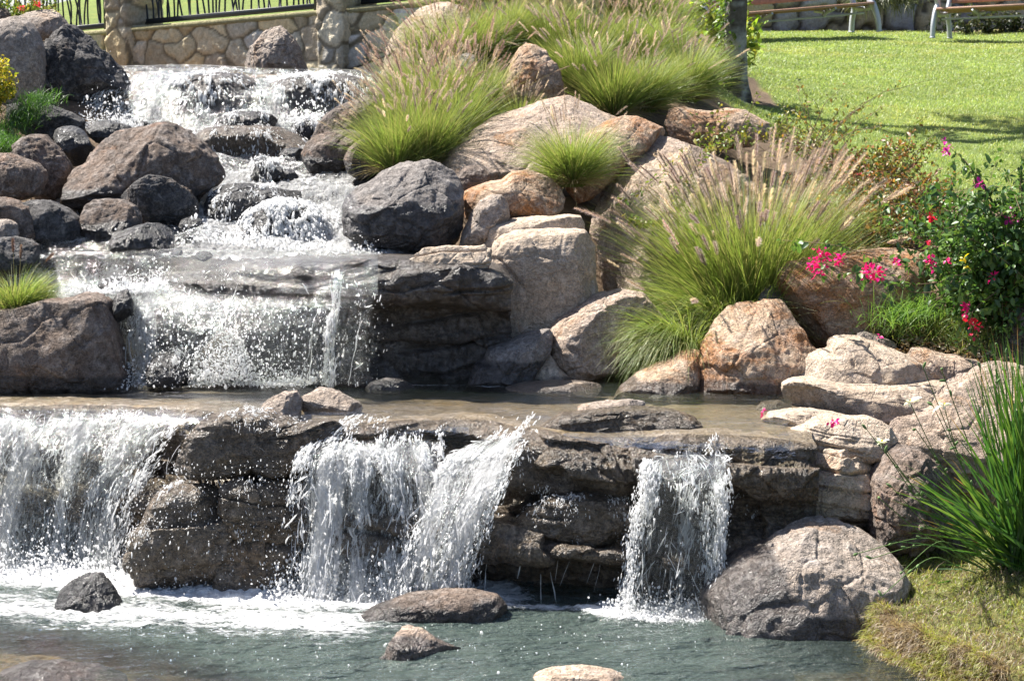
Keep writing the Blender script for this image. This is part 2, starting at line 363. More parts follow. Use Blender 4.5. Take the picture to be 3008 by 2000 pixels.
# ground plan of the lawn (world x, y)
LAWN = [tuple(W(a, b, c)[:2]) for a, b, c in [(2070,300,15.6),(2190,395,15.3),(2340,420,15.1),(2420,450,14.6),(2570,480,14.2),(2640,520,13.6),(2740,545,13.2),(2850,575,12.8),(2980,620,12.4),(3300,700,12)]] + [(12, 12), (12, 29.4), (3.0, 29.4), (2.6, 22), (2.2, 18)]
nx, ny = 300, 420
gx = np.linspace(-9, 11, nx); gy = 9.55 + (np.linspace(0, 1, ny) ** 1.5) * 55
gy = np.where(gy > 30, 30 + (gy - 30) * 1.0, gy)
X, Yg = np.meshgrid(gx, gy, indexing='ij'); x, y = X.ravel(), Yg.ravel()
z = tz(x, np.minimum(y, 33)); 
bl = sst(31, 44, y); z = z + bl * np.clip(.55 + .16 * (x + 10), .1, 2.2)      # the far lawn rises to a crest
z = z - .9 * sst(50, 64, y)
p3 = np.stack([x, y, np.zeros_like(x)], -1)
SCAR = [tuple(W(p_, q_, r_)[:2]) for p_, q_, r_ in [(2175,240,18.2),(2215,222,18.5),(2245,250,18.1),(2275,278,17.7),(2300,296,17.35),(2250,300,17.25),(2180,292,17.3)]]
inl = inpoly(x, y, LAWN) & ~inpoly(x, y, SCAR) | (y > 17.8) & (x < .2) | (y > 33)
rough = np.where(inl, .012, .035); z = z + rough * fbm(p3 * 3, 4, 5) + np.where(inl, 0.03, .0) * fbm(p3 * .7, 2, 9)
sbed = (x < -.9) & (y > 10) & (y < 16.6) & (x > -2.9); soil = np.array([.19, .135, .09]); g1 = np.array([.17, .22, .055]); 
cn = fbm(p3 * 5, 4, 3)[:, None] * .5 + .5
lawncol = g1 * (.8 + .4 * cn) + np.array([.05, .0, 0]) * sst(.6, .8, cn)
gcol = np.where(inl[:, None], lawncol, soil * (.6 + .7 * cn))
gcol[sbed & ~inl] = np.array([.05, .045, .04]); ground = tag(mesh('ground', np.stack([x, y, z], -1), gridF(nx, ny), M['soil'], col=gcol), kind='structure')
# ---------------------------------------------------------------- rock ledges (the walls the water falls over)
def catm(P, n):
    """smooth resample of control rows P (k, ...) to n samples"""
    P = np.asarray(P, float); k = len(P); t = np.linspace(0, k - 1, n); i = np.clip(np.floor(t).astype(int), 0, k - 2); f = (t - i).reshape(-1, *([1] * (P.ndim - 1)))
    g = lambda j: P[np.clip(j, 0, k - 1)]
    a, b, c, d = g(i - 1), g(i), g(i + 1), g(i + 2)
    return b + .5 * f * (c - a + f * (2 * a - 5 * b + 4 * c - d + f * (3 * (b - c) + d - a)))
def lattice(rows, nu, nv):
    """rows: (nrow, ncol, 3) world points -> (nu, nv, 3): u along the columns, v down the rows"""
    R = np.asarray(rows, float); R = catm(R, nv); R = np.swapaxes(R, 0, 1); return catm(R, nu)
def normals(G):
    du = np.gradient(G, axis=0); dv = np.gradient(G, axis=1); n = np.cross(du, dv); n /= np.linalg.norm(n, axis=2)[:, :, None] + 1e-9
    return n
def strata(p, th, slope, s, sharp=.25):
    """layered rock: steps out and in with height"""
    w = (p[:, 2] + slope * p[:, 0]) / th + 1.1 * fbm(p * np.array([.9, .9, .5]), 3, s)
    i = np.floor(w); f = w - i; z0 = np.zeros_like(w)
    a = hsh(i.astype(np.int64), i.astype(np.int64) * 0, i.astype(np.int64) * 0, s); b = hsh(i.astype(np.int64) + 1, i.astype(np.int64) * 0, i.astype(np.int64) * 0, s)
    gap = -np.exp(-((np.minimum(f, 1 - f)) / .07) ** 2) * .6 * sst(-.2, .3, fbm(p * np.array([2.5, 2.5, 1]), 2, s + 5))
    return a + (b - a) * sst(1 - sharp, 1, f) + gap
def mk_rows(cols, spec):
    out = []
    for row in spec:
        py, Y = row[:2]; py = np.broadcast_to(py, (len(cols),)); Y = np.broadcast_to(Y, (len(cols),)); out.append(W(cols, py, Y))
    return out
cols = np.array([-250, 0, 200, 400, 600, 800, 1000, 1200, 1400, 1600, 1800, 2000, 2200, 2330, 2400], float)
lip = np.array([1195, 1195, 1195, 1200, 1215, 1260, 1262, 1245, 1240, 1275, 1290, 1285, 1290, 1300, 1310], float)
bas = np.array([1640, 1645, 1650, 1670, 1690, 1715, 1735, 1745, 1750, 1760, 1770, 1780, 1790, 1790, 1790], float)
yb = np.array([Yat(b, 0) for b in bas]) + .12
z2r = lambda py_, dz: None
yl = np.array([Yat(p, Z2 - .03) for p in lip])
yl = np.maximum(yl, yb + .14)
def at_z(zv, Y): # rows given as heights
    Y = np.asarray(Y, float); dirx = (cols - 1504) / FPX
    yy = Y; t = yy / cP; return np.stack([dirx * t, Y, np.broadcast_to(zv, Y.shape)], -1)
lipw = W(cols, lip, yl)
ledge = []
ledge.append(at_z(Z2 - .10, np.full(len(cols), 10.75))); ledge.append(at_z(Z2 - .07, np.full(len(cols), 10.2)))
ledge.append(at_z(Z2 - .035, yl + .45)); a_ = lipw.copy(); a_[:, 1] += .16; a_[:, 2] += .012; ledge.append(a_)
ledge.append(lipw)
under = sst(1300, 1500, cols)                       # the undercut right half
left = (1 - sst(800, 950, cols)) * sst(380, 560, cols)
f = lambda k: lip + (bas - lip) * k
ledge.append(W(cols, f(.10), yl - .07)); ledge.append(W(cols, f(.22), yl - .10 - .03 * under))
ledge.append(W(cols, f(.36), yl - .10 + .02 * left)); ledge.append(W(cols, f(.40), yl - .10 + .22 * left + .02 * under))
ledge.append(W(cols, f(.46), yl - .15 - .12 * left)); ledge.append(W(cols, f(.60), np.minimum(yl - .22, yb - .06)))
ledge.append(W(cols, f(.70), np.minimum(yl - .26, yb - .09) - .05 * under)); ledge.append(W(cols, f(.745), np.minimum(yl - .24, yb - .08) - .03 * under))
ledge.append(W(cols, f(.775), yb + .13 * under)); ledge.append(W(cols, f(1.0), yb + .10 * under)); ledge.append(W(cols, f(1.0) + 110, yb + .02))
LG = lattice(ledge, 900, 330); n = normals(LG); n *= -np.sign(n[:, :, 1:2].mean() + 1e-9) if n[:, 200:, 1].mean() > 0 else 1
p = LG.reshape(-1, 3); nn = n.reshape(-1, 3)
vv = np.tile(np.linspace(0, 1, 330), 900); face = sst(.22, .34, vv)
d = face * (.15 * (strata(p, .15, .10, 3, .16) - .5) + .03 * fbm(p * np.array([3, 3, 5]), 4, 11, ridge=True)) + .02 * fbm(p * 7, 4, 2) + face * .012 * fbm(p * 26, 3, 4, ridge=True) + (1 - face) * .012 * fbm(p * np.array([4, 9, 4]), 3, 8)
f1, f2, cid = worley(p * np.array([1.8, 1.8, 5.5]) + .5 * fbm(p * 3, 2, 77)[:, None], 7); d += face * ((cid - .5) * .12 - .006 * np.exp(-((f2 - f1) / .05) ** 2))
dirv = nn * .55 + np.array([0, -.45, 0]) * face[:, None]
P = p + dirv * d[:, None]
slabm = 1 - sst(.22, .30, vv)
top_m = mesh('rock_ledge', P, gridF(900, 330), M['cliff'], loc=(0, 9, .4), wet=np.full(len(P), .72))
mi = np.repeat(np.arange(899), 329) * 0 + (np.tile(np.arange(329), 899) < 82); top_m.data.materials.append(M['sunlitslab']); top_m.data.polygons.foreach_set('material_index', mi.astype(np.int32))
lower_ledge = tag(top_m, 'long layered wet brown rock ledge that the lowest falls pour over, above the front pool', 'rock ledge', 'rock ledges')

# second ledge: dark overhanging wall between the middle and the upper water
cols2 = np.array([-300, 0, 150, 300, 450, 600, 750, 900, 1050, 1200, 1330, 1450, 1500], float); n2 = len(cols2)
lip2 = np.array([900, 880, 850, 830, 810, 800, 790, 776, 770, 770, 778, 800, 830], float)
yl2 = np.array([10.95, 10.95, 10.9, 10.85, 10.65, 10.5, 10.36, 10.27, 10.2, 10.14, 10.12, 10.15, 10.2])
one = np.ones(n2); b2 = 1140 * one
u2 = sst(620, 900, cols2); rows2 = [W(cols2, 738 * one, 11.0 * one), W(cols2, lip2 - 12, yl2 + .2), W(cols2, lip2, yl2)]
g = lambda k: lip2 + (b2 - lip2) * k
rows2 += [W(cols2, g(.07), yl2 - .05), W(cols2, g(.2), yl2 - .05 - .03 * (1 - u2)), W(cols2, g(.30), yl2 - .02 - .05 * (1 - u2)), W(cols2, g(.36), yl2 + .18 * u2 - .06 * (1 - u2)),
          W(cols2, g(.6), yl2 + .16 * u2 - .08 * (1 - u2)), W(cols2, g(.62), yl2 + .2 * u2 - .08 * (1 - u2)), W(cols2, g(1), yl2 * 0 + 10.3), W(cols2, g(1) + 60, yl2 * 0 + 10.3)]
G2 = lattice(rows2, 520, 220); n = normals(G2); 
if n[:, 100:, 1].mean() > 0: n = -n
p = G2.reshape(-1, 3); nn = n.reshape(-1, 3); face = np.tile(sst(.1, .25, np.linspace(0, 1, 220)), 520)
d = face * (.07 * (strata(p, .15, -.12, 21) - .5) + .03 * fbm(p * np.array([3, 3, 5]), 4, 31, ridge=True)) + .012 * fbm(p * 9, 4, 2)
f1, f2, cid = worley(p * np.array([1.6, 1.6, 4.5]) + .4 * fbm(p * 3, 2, 78)[:, None], 17); d += face * ((cid - .5) * .05 - .006 * np.exp(-((f2 - f1) / .05) ** 2))
P2 = p + (nn * .6 + np.array([0, -.4, 0]) * face[:, None]) * d[:, None]
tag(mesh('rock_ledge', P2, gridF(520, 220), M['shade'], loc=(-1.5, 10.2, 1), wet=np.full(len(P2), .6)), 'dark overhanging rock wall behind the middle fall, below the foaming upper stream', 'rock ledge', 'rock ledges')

# ---------------------------------------------------------------- boulders
def radial(poly, th):
    """distance from the origin to the outline in each direction th (outermost hit)"""
    P = np.asarray(poly, float); Q = np.roll(P, -1, 0); r = np.zeros(len(th)); dx, dy = np.cos(th), np.sin(th)
    for (x1, y1), (x2, y2) in zip(P, Q):
        ex, ey = x2 - x1, y2 - y1; den = dx * ey - dy * ex; den = np.where(np.abs(den) < 1e-9, 1e-9, den)
        t = (x1 * ey - y1 * ex) / den; s = (x1 * dy - y1 * dx) / den
        r = np.where((s >= -1e-6) & (s <= 1 + 1e-6) & (t > r), t, r)
    return r
def centroid(P):
    x, y = P[:, 0], P[:, 1]; x2, y2 = np.roll(x, -1), np.roll(y, -1); a = x * y2 - x2 * y; A = a.sum() / 2
    return np.array([((x + x2) * a).sum(), ((y + y2) * a).sum()]) / (6 * A), abs(A)
ROCKS = {}
def rock(key, outline, Y, mat, label, thick=1.0, lean=.35, box=.72, cuts=5, rough=1.0, seed=None, wet=0.0, wl=None, group='boulders', name='boulder', cutd=.62, strat=0, sub=None, cat='boulder', mats=None, wx=None):
    px = np.array(outline, float); w = W(px[:, 0], px[:, 1], Y)[:, [0, 2]]; c, A = centroid(w); q = w - c
    seed = seed if seed is not None else (sum(ord(ch) for ch in key) * 7) % 9973
    rng = np.random.RandomState(seed); size = math.sqrt(A / math.pi); D = size * thick
    span = px[:, 0].max() - px[:, 0].min(); n = sub or (7 if span > 190 else 6 if span > 70 else 5)
    V, F = ico(n); th = np.arctan2(V[:, 2], V[:, 0]); tg = np.linspace(-np.pi, np.pi, 721); R = radial(q, tg)
    R = np.convolve(np.concatenate([R[-9:-1], R, R[1:9]]), np.hanning(9) / np.hanning(9).sum(), 'same')[8:-8]
    Rv = np.interp(th, tg, R); s = np.sqrt(V[:, 0] ** 2 + V[:, 2] ** 2)
    phi = np.arcsin(np.clip(V[:, 1], -1, 1)); sb = np.abs(np.cos(phi)) ** box; yb_ = np.sign(phi) * np.abs(np.sin(phi)) ** (box * 1.05)
    P = np.stack([np.cos(th) * Rv * sb, yb_ * D, np.sin(th) * Rv * sb], -1)
    off = rng.rand(3) * 50
    # chisel: flat facets on the near side and the back, away from the outline
    for k in range(cuts):
        a = rng.uniform(0, 2 * np.pi); e = rng.uniform(.25, .95); m = np.array([np.cos(a) * np.sqrt(1 - e * e), (-e if k % 3 else e), np.sin(a) * np.sqrt(1 - e * e)])
        dmax = (P @ m).max(); dd = dmax * rng.uniform(cutd, .9); ov = P @ m - dd; P = P - np.clip(ov, 0, None)[:, None] * m * .88
    low = fbm(P / size * 1.1 + off, 3, seed); rid = fbm(P / size * 2.4 + off, 4, seed + 3, ridge=True); fine = fbm(P / size * 9 + off, 4, seed + 5)
    nrm = P / (np.linalg.norm(P, axis=1)[:, None] + 1e-9)
    edge = .35 + .65 * np.clip(np.abs(yb_) * 1.6, 0, 1)
    dsp = size * rough * (.10 * low * edge + .05 * rid * edge + .015 * fine) + .0045 * rough * fbm(P * 26 + off, 4, seed + 9, ridge=True)
    f1, f2, cid = worley(P / size * 1.5 + off, seed + 1); dsp += size * rough * edge * ((cid - .5) * .05 - .022 * np.exp(-((f2 - f1) / .05) ** 2))
    if strat: 
        st = strata(P + off, strat, rng.uniform(-.15, .15), seed + 2); dsp += .32 * strat * (st - .5) * edge * 2
    P = P + nrm * dsp[:, None]
    # facets toward the sky: the top leans away
    P[:, 1] += lean * P[:, 2]
    wv = np.full(len(P), float(wet)); zw = P[:, 2] + c[1]
    if wl is not None: wv = np.maximum(wv, 1 - sst(wl + .0, wl + .09, zw + .03 * low))
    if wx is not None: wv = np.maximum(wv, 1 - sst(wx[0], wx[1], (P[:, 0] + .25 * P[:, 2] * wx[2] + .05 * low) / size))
    o = mesh(name, P + np.array([c[0], Y, c[1]]), F, M[mat], loc=(c[0], Y, c[1]), wet=wv)
    ROCKS[key] = o
    return tag(o, label, cat, group)

R_ = rock
# left bank
R_('R1', [(-60,60),(0,54),(49,47),(85,67),(107,94),(123,134),(129,179),(129,232),(125,290),(58,330),(0,350),(-60,340)], 13.9, 'greytan', 'tall smooth grey-tan boulder behind the yellow shrub on the left bank', thick=.8, lean=.2, cuts=3, rough=.6)
R_('R2', [(105,140),(118,107),(152,94),(192,71),(219,78),(237,94),(268,116),(286,143),(308,156),(330,179),(353,205),(362,232),(372,263),(366,285),(330,300),(295,325),(263,350),(200,370),(140,350),(115,290)], 14.3, 'dark', 'large near-black rock left of the top fall, with paler folded top', thick=.9, lean=.1, cuts=6, rough=1.3)
R_('R3', [(20,310),(80,300),(150,310),(215,335),(245,358),(242,385),(190,400),(100,430),(20,420)], 13.3, 'dark', 'low dark shaded rock beside the green grass patch on the left bank', wet=.3, lean=.15)
R_('R4', [(45,49),(80,38),(112,29),(143,25),(170,40),(188,58),(205,80),(200,110),(120,120),(60,100)], 14.9, 'greytan', 'rounded grey rock with flowers growing behind its top', cuts=3)
R_('R5', [(-50,20),(0,22),(22,29),(36,45),(20,75),(-50,80)], 15.0, 'brown', 'small reddish rock at the top left edge under the flower stems')
R_('R6', [(705,215),(718,165),(737,138),(759,116),(777,96),(804,83),(821,80),(844,94),(857,112),(875,138),(888,165),(905,215)], 15.4, 'greytan', 'pointed brown-grey rock standing in front of the stone wall above the top fall', cuts=6, rough=1.2, lean=.15)
R_('R17', [(134,402),(150,385),(180,373),(205,371),(230,378),(255,395),(275,415),(283,430),(268,460),(255,478),(225,490),(200,475),(180,440),(160,415)], 12.6, 'dark', 'smooth dark wet boulder with a pale shine, left of the big ridged boulder', wet=.6, rough=.6)
R_('R18', [(252,379),(277,357),(321,357),(379,371),(390,384),(350,400),(318,425),(286,418),(262,400)], 13.1, 'dark', 'small black wet rock just above the big ridged boulder', wet=.6)
R_('R19', [(40,429),(62,406),(89,395),(129,402),(161,429),(188,460),(205,487),(212,527),(200,570),(161,590),(100,585),(60,500)], 12.1, 'brown', 'dark brown boulder below the grass patch on the left bank', cuts=6, lean=.15)
R_('R20', [(-50,455),(27,453),(67,469),(107,482),(129,504),(134,531),(120,572),(54,590),(-50,590)], 11.7, 'brown', 'reddish brown rounded boulder cut by the left edge, above the dark ones', cuts=4, lean=.15)
R_('R21', [(60,590),(90,583),(147,592),(192,616),(232,643),(243,670),(240,710),(214,745),(120,745),(90,700)], 11.1, 'dark', 'dark bluish boulder with a wet top, touching the small rounded brown boulder', wet=.35, lean=.15)
R_('R22', [(-60,575),(36,589),(80,612),(103,647),(110,700),(95,740),(-60,740)], 11.0, 'brown', 'rounded brown boulder at the left edge above the pale little rock', cuts=3, lean=.15)
R_('R23', [(-50,648),(27,647),(45,662),(52,690),(40,725),(-50,720)], 10.75, 'greytan', 'small pale rock at the left edge above the grass clump with three plumes', cuts=4)
R_('R23b', [(-50,705),(45,697),(85,707),(110,722),(112,770),(70,800),(-50,800)], 10.6, 'dark', 'low dark rock under the pale little rock at the left edge')
R_('R24', [(-120,920),(45,912),(89,899),(134,886),(196,886),(232,872),(268,872),(295,877),(312,890),(326,921),(344,971),(357,1024),(371,1073),(392,1140),(268,1150),(-120,1150)], 10.08, 'brown', 'large brown sloping boulder at the left edge beside the middle fall', thick=.6, lean=.12, cuts=2, box=.5, wl=Z2 + .03, rough=.9)
R_('R14', [(200,600),(208,558),(214,531),(232,500),(259,482),(268,460),(286,429),(312,402),(339,388),(379,379),(424,371),(460,362),(491,364),(522,384),(558,411),(589,429),(625,464),(643,496),(654,522),(638,545),(607,558),(580,580),(571,610),(571,650),(513,668),(446,668),(402,650),(330,655),(250,645),(215,632)], 11.9, 'brown', 'biggest ridged grey-brown boulder in the middle of the upper cascade', thick=.85, lean=.5, cuts=8, rough=1.35, wl=1.66, cutd=.5)
R_('R15', [(241,634),(250,607),(277,589),(312,587),(357,594),(393,607),(411,634),(415,665),(393,700),(340,725),(300,745),(262,745),(245,700)], 11.15, 'brown', 'small rounded brown boulder below the biggest ridged boulder', wl=1.50, cuts=4)
R_('R16', [(318,703),(326,689),(357,680),(393,667),(429,656),(473,662),(504,680),(524,707),(520,735),(469,745),(402,750),(348,748),(322,730)], 10.9, 'dark', 'low black wet rock at the left lip of the middle fall', wet=.7, cuts=7)
R_('R25', [(600,625),(603,585),(616,558),(647,542),(723,540),(781,554),(848,562),(893,567),(922,585),(893,600),(845,603),(826,618),(786,630),(759,655),(732,676),(696,685),(661,682),(634,672),(612,650)], 11.7, 'dark', 'long dark wet boulder right of the ridged one, beside the white mound of water', wet=.55, cuts=7, rough=1.2)
R_('R26', [(720,510),(730,475),(768,464),(804,478),(835,496),(850,518),(841,545),(804,553),(755,545)], 12.4, 'dark', 'small round wet rock in the middle of the upper stream', wet=.8)
R_('R9', [(565,405),(598,379),(661,373),(759,375),(826,379),(870,397),(899,420),(888,455),(848,490),(804,480),(714,480),(670,485),(625,465),(585,435)], 13.3, 'cliff', 'wide flat wet rock with water sliding over it below the top fall', wet=.9, cuts=3)
R_('R8', [(620,385),(647,344),(696,330),(759,328),(799,339),(825,360),(825,385)], 13.85, 'dark', 'small water-covered rock at the foot of the top fall', wet=.9)
R_('R10', [(853,371),(875,353),(906,348),(933,362),(940,384),(922,413),(888,410),(862,392)], 13.6, 'dark', 'small round black rock right of the flat wet rock', wet=.7, cuts=2, rough=.6)
R_('R11', [(915,420),(935,365),(960,335),(1000,312),(1040,295),(1080,283),(1110,290),(1115,350),(1090,400),(1040,430),(960,440)], 13.3, 'brown', 'grey-brown boulder under the right end of the top fall', cuts=4)
R_('R12', [(885,450),(900,420),(925,398),(960,390),(1020,383),(1070,395),(1072,440),(1030,500),(1000,520),(960,525),(915,505),(893,478)], 12.7, 'brown', 'brown boulder above the small round one, right of the upper stream', cuts=5, wl=1.80)
R_('R13', [(1009,469),(1022,437),(1049,415),(1085,404),(1115,420),(1125,464),(1112,500),(1089,522),(1054,526),(1022,508)], 12.3, 'brown', 'small round reddish brown boulder beside the grass at the stream bank', cuts=2, rough=.6, wl=1.80)
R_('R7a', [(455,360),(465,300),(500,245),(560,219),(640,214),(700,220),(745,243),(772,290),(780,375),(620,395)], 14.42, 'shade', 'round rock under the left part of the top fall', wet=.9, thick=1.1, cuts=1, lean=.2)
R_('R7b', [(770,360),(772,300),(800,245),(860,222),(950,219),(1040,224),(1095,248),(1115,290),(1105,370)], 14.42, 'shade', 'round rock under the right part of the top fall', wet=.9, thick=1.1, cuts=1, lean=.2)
R_('R59', [(429,1095),(451,1055),(482,1037),(513,1033),(545,1051),(565,1091),(560,1130),(440,1130)], 10.0, 'dark', 'black spattered rock at the foot of the middle fall, nearer the brown boulder', wet=.9)
R_('R60', [(570,1110),(585,1050),(600,1018),(628,993),(656,979),(690,1002),(712,1046),(716,1110)], 10.1, 'cliff', 'brown rock splashed with drops at the foot of the middle fall', wet=.9, cuts=3)
R_('R62', [(322,900),(345,862),(375,850),(392,870),(388,925),(345,950)], 10.15, 'dark', 'small dark rock poking through the water behind the brown boulder', wet=.9)
# right of the stream
R_('R27', [(1004,640),(1010,600),(1022,576),(1058,549),(1089,536),(1120,513),(1170,491),(1214,482),(1254,475),(1290,487),(1326,504),(1344,527),(1355,571),(1360,625),(1355,665),(1344,705),(1313,735),(1232,750),(1190,755),(1147,750),(1112,730),(1045,705),(1012,690)], 11.05, 'grey', 'big grey boulder with a wet black base right of the white mound', lean=.28, thick=.9, cuts=7, rough=1.15, wl=1.62, wx=(-1.2, -.35, 2.0))
R_('R28', [(1344,520),(1366,491),(1393,487),(1420,496),(1438,513),(1445,545),(1402,565),(1350,565)], 11.6, 'brown', 'small brown rock wedged behind the big grey boulder', cuts=3)
R_('R29', [(1357,585),(1365,562),(1379,554),(1429,536),(1473,531),(1504,509),(1549,502),(1589,513),(1625,531),(1647,554),(1660,585),(1654,614),(1625,636),(1580,645),(1491,640),(1402,650),(1368,640)], 11.35, 'orange', 'loaf shaped boulder with an orange rust patch', cuts=3, rough=.7)
R_('R30', [(1350,725),(1360,680),(1385,628),(1411,589),(1446,571),(1473,576),(1491,607),(1498,638),(1484,658),(1440,675),(1428,716),(1395,735)], 11.0, 'greytan', 'narrow upright pinkish rock left of the tall block', cuts=4)
R_('R31', [(1428,740),(1424,689),(1431,665),(1448,655),(1487,650),(1536,641),(1580,639),(1625,639),(1670,634),(1705,637),(1716,658),(1724,720),(1600,740)], 11.0, 'cream', 'flat pale slab lying behind the top of the tall block', cuts=3, rough=.7, box=.5)
R_('R32', [(1451,716),(1473,694),(1513,678),(1580,676),(1661,672),(1714,678),(1732,705),(1743,725),(1746,814),(1754,868),(1757,910),(1745,1000),(1620,1040),(1540,1040),(1473,1035),(1440,1010),(1452,955),(1448,932),(1438,912),(1433,850),(1437,787),(1442,747)], 10.75, 'cream', 'tall square pale sandstone block standing between the dark wall and the huge boulder', thick=.75, lean=.08, box=.42, cuts=4, rough=.75, cutd=.7)
R_('R33', [(1201,752),(1237,740),(1240,729),(1313,726),(1393,728),(1420,722),(1433,734),(1436,770),(1431,796),(1422,825),(1402,843),(1348,858),(1308,870),(1286,856),(1290,819),(1268,801),(1245,779)], 10.2, 'cream', 'pale capstone on the end of the dark overhanging wall', thick=.7, lean=.1, box=.55, cuts=5, strat=.07)
R_('R34', [(1290,490),(1313,451),(1366,415),(1388,384),(1437,357),(1491,335),(1536,317),(1580,299),(1625,290),(1679,284),(1732,292),(1786,302),(1830,308),(1850,335),(1800,420),(1720,500),(1652,530),(1580,540),(1490,550),(1400,560),(1320,540)], 12.3, 'tan', 'broad flat-topped tan boulder sloping below the grass mound', thick=.7, lean=1.2, cuts=5, rough=.8)
R_('R35', [(1429,360),(1437,312),(1464,268),(1482,223),(1504,179),(1522,147),(1545,132),(1571,134),(1603,147),(1638,165),(1650,188),(1652,232),(1655,300),(1580,340),(1513,365)], 13.35, 'orange', 'pointed tan rock with dark side rising out of the fountain grass', thick=.8, lean=.25, cuts=5)
R_('R36', [(1105,290),(1112,250),(1125,205),(1138,143),(1156,98),(1192,58),(1232,20),(1268,5),(1313,2),(1370,22),(1410,134),(1330,230),(1230,300),(1160,320)], 14.4, 'tan', 'big pinkish boulder behind the grass at the end of the stone wall', thick=.8, lean=.5, cuts=3, rough=.6)
R_('R36b', [(1215,262),(1250,232),(1304,196),(1313,172),(1375,156),(1398,165),(1390,230),(1320,280),(1240,290)], 13.5, 'grey', 'low grey rock half buried in the fountain grass', cuts=4)
R_('R37', [(1645,535),(1652,482),(1679,438),(1723,397),(1777,362),(1826,344),(1875,343),(1915,360),(1953,375),(1958,393),(1940,418),(1893,446),(1848,477),(1800,525),(1760,560),(1730,582),(1696,592),(1661,576)], 12.0, 'orange', 'egg shaped tan boulder with a dark brown patch, above the gap', thick=.85, lean=.5, cuts=4, rough=.9)
R_('R39', [(1950,350),(1962,328),(1985,318),(2020,318),(2060,326),(2095,330),(2140,320),(2190,323),(2230,345),(2262,362),(2272,390),(2200,430),(2060,440),(1970,410)], 13.4, 'orange', 'low orange and grey boulder at the edge of the lawn', thick=.7, lean=.6, cuts=3)
R_('R38', [(1710,660),(1712,616),(1732,571),(1777,527),(1839,491),(1875,451),(1920,429),(1951,411),(2000,385),(2060,372),(2150,372),(2250,400),(2260,520),(2160,680),(1960,820),(1850,880),(1770,880),(1757,850),(1750,800),(1746,720),(1722,690)], 11.6, 'tan', 'huge leaning pinkish tan boulder in the centre of the bank', thick=.7, lean=.85, cuts=9, rough=1.3, cutd=.5, seed=77)
R_('R40', [(1598,1005),(1604,975),(1616,955),(1638,933),(1683,908),(1750,877),(1826,861),(1890,868),(1940,930),(1900,1010),(1830,1070),(1759,1095),(1692,1120),(1670,1115),(1647,1089),(1625,1066),(1610,1042)], 10.45, 'tan', 'rough pinkish boulder overhanging beside the drooping grass', lean=.4, cuts=4, rough=1.2)
R_('R41', [(1365,1145),(1388,1096),(1397,1069),(1424,1055),(1437,1029),(1482,1013),(1536,991),(1612,969),(1625,990),(1615,1040),(1575,1090),(1550,1150),(1446,1160)], 10.2, 'grey', 'grey wedge shaped rock with a wet black foot beside the middle water', lean=.5, wl=Z2 + .08, cuts=6)
R_('R42', [(1535,1135),(1558,1087),(1594,1051),(1616,1046),(1634,1070),(1661,1098),(1700,1130),(1690,1150),(1560,1155)], 10.2, 'cream', 'small pale rock under the overhanging pinkish boulder', wl=Z2 - .02, cuts=4)
R_('R43', [(1478,1140),(1536,1127),(1625,1120),(1714,1124),(1762,1131),(1775,1141),(1737,1156),(1625,1158),(1536,1152)], 9.95, 'cream', 'thin flat pale slab at the water edge', wl=Z2 + .0, thick=1.6, cuts=2, rough=.4, lean=.3)
R_('R44', [(1800,1168),(1808,1150),(1826,1131),(1871,1100),(1920,1080),(1973,1062),(2000,1044),(2030,1035),(2060,1037),(2060,1100),(2050,1180),(1900,1190)], 9.95, 'orange', 'smooth tan rock at the water edge left of the big orange boulder', lean=.7, wl=Z2 + .01, cuts=3, rough=.7)
R_('R45', [(2016,1180),(2022,1127),(2040,1069),(2067,1015),(2089,984),(2116,948),(2152,921),(2214,906),(2268,893),(2312,890),(2340,944),(2362,979),(2380,1015),(2410,1040),(2370,1100),(2330,1190),(2134,1195)], 10.05, 'orange', 'large pitted orange and cream boulder at the water edge', thick=.8, lean=.5, cuts=5, wl=Z2 + .01, rough=1.1)
R_('R46', [(2286,850),(2279,819),(2293,790),(2321,772),(2384,763),(2446,758),(2536,744),(2625,736),(2700,739),(2745,765),(2740,830),(2700,890),(2640,948),(2580,985),(2513,1020),(2446,1040),(2411,1042),(2366,1000),(2340,957),(2325,925),(2308,890)], 10.6, 'orange', 'large boulder with a black stained underside beneath the magenta flowers', thick=.8, lean=.35, cuts=4, rough=.9)
R_('R47', [(2200,925),(2223,868),(2250,846),(2281,836),(2315,868),(2318,915),(2259,925)], 10.65, 'grey', 'little grey rock tucked between the big grass clump and the stained boulder')
R_('R48', [(2300,1150),(2325,1105),(2332,1085),(2357,1060),(2393,1042),(2442,1033),(2451,1011),(2469,1001),(2527,1004),(2580,1015),(2625,1029),(2670,1046),(2714,1066),(2785,1088),(2790,1131),(2700,1160),(2500,1165),(2380,1160)], 9.9, 'cream', 'upper pale boulder with curved cracks, lying on the layered slab', thick=.8, lean=.6, cuts=5, rough=.8)
R_('R48b', [(2292,1140),(2304,1122),(2335,1110),(2400,1112),(2500,1122),(2600,1126),(2700,1124),(2780,1120),(2785,1180),(2762,1215),(2670,1232),(2580,1238),(2469,1235),(2380,1215),(2330,1210),(2302,1180)], 9.75, 'cream', 'long pale layered slab under the cracked boulder at the water edge', thick=1.1, lean=.3, cuts=3, rough=.7, strat=.05, box=.5)
R_('R49', [(2500,1010),(2522,980),(2540,976),(2576,986),(2625,1005),(2640,1030),(2560,1035)], 10.2, 'greytan', 'small brownish rock behind the cracked boulder, with a fallen petal')
R_('R50', [(2660,1060),(2688,1028),(2723,1026),(2759,1040),(2820,1052),(2875,1062),(2890,1100),(2860,1150),(2760,1160)], 9.95, 'tan', 'rough pinkish rock right of the cracked boulder below the dry leaves')
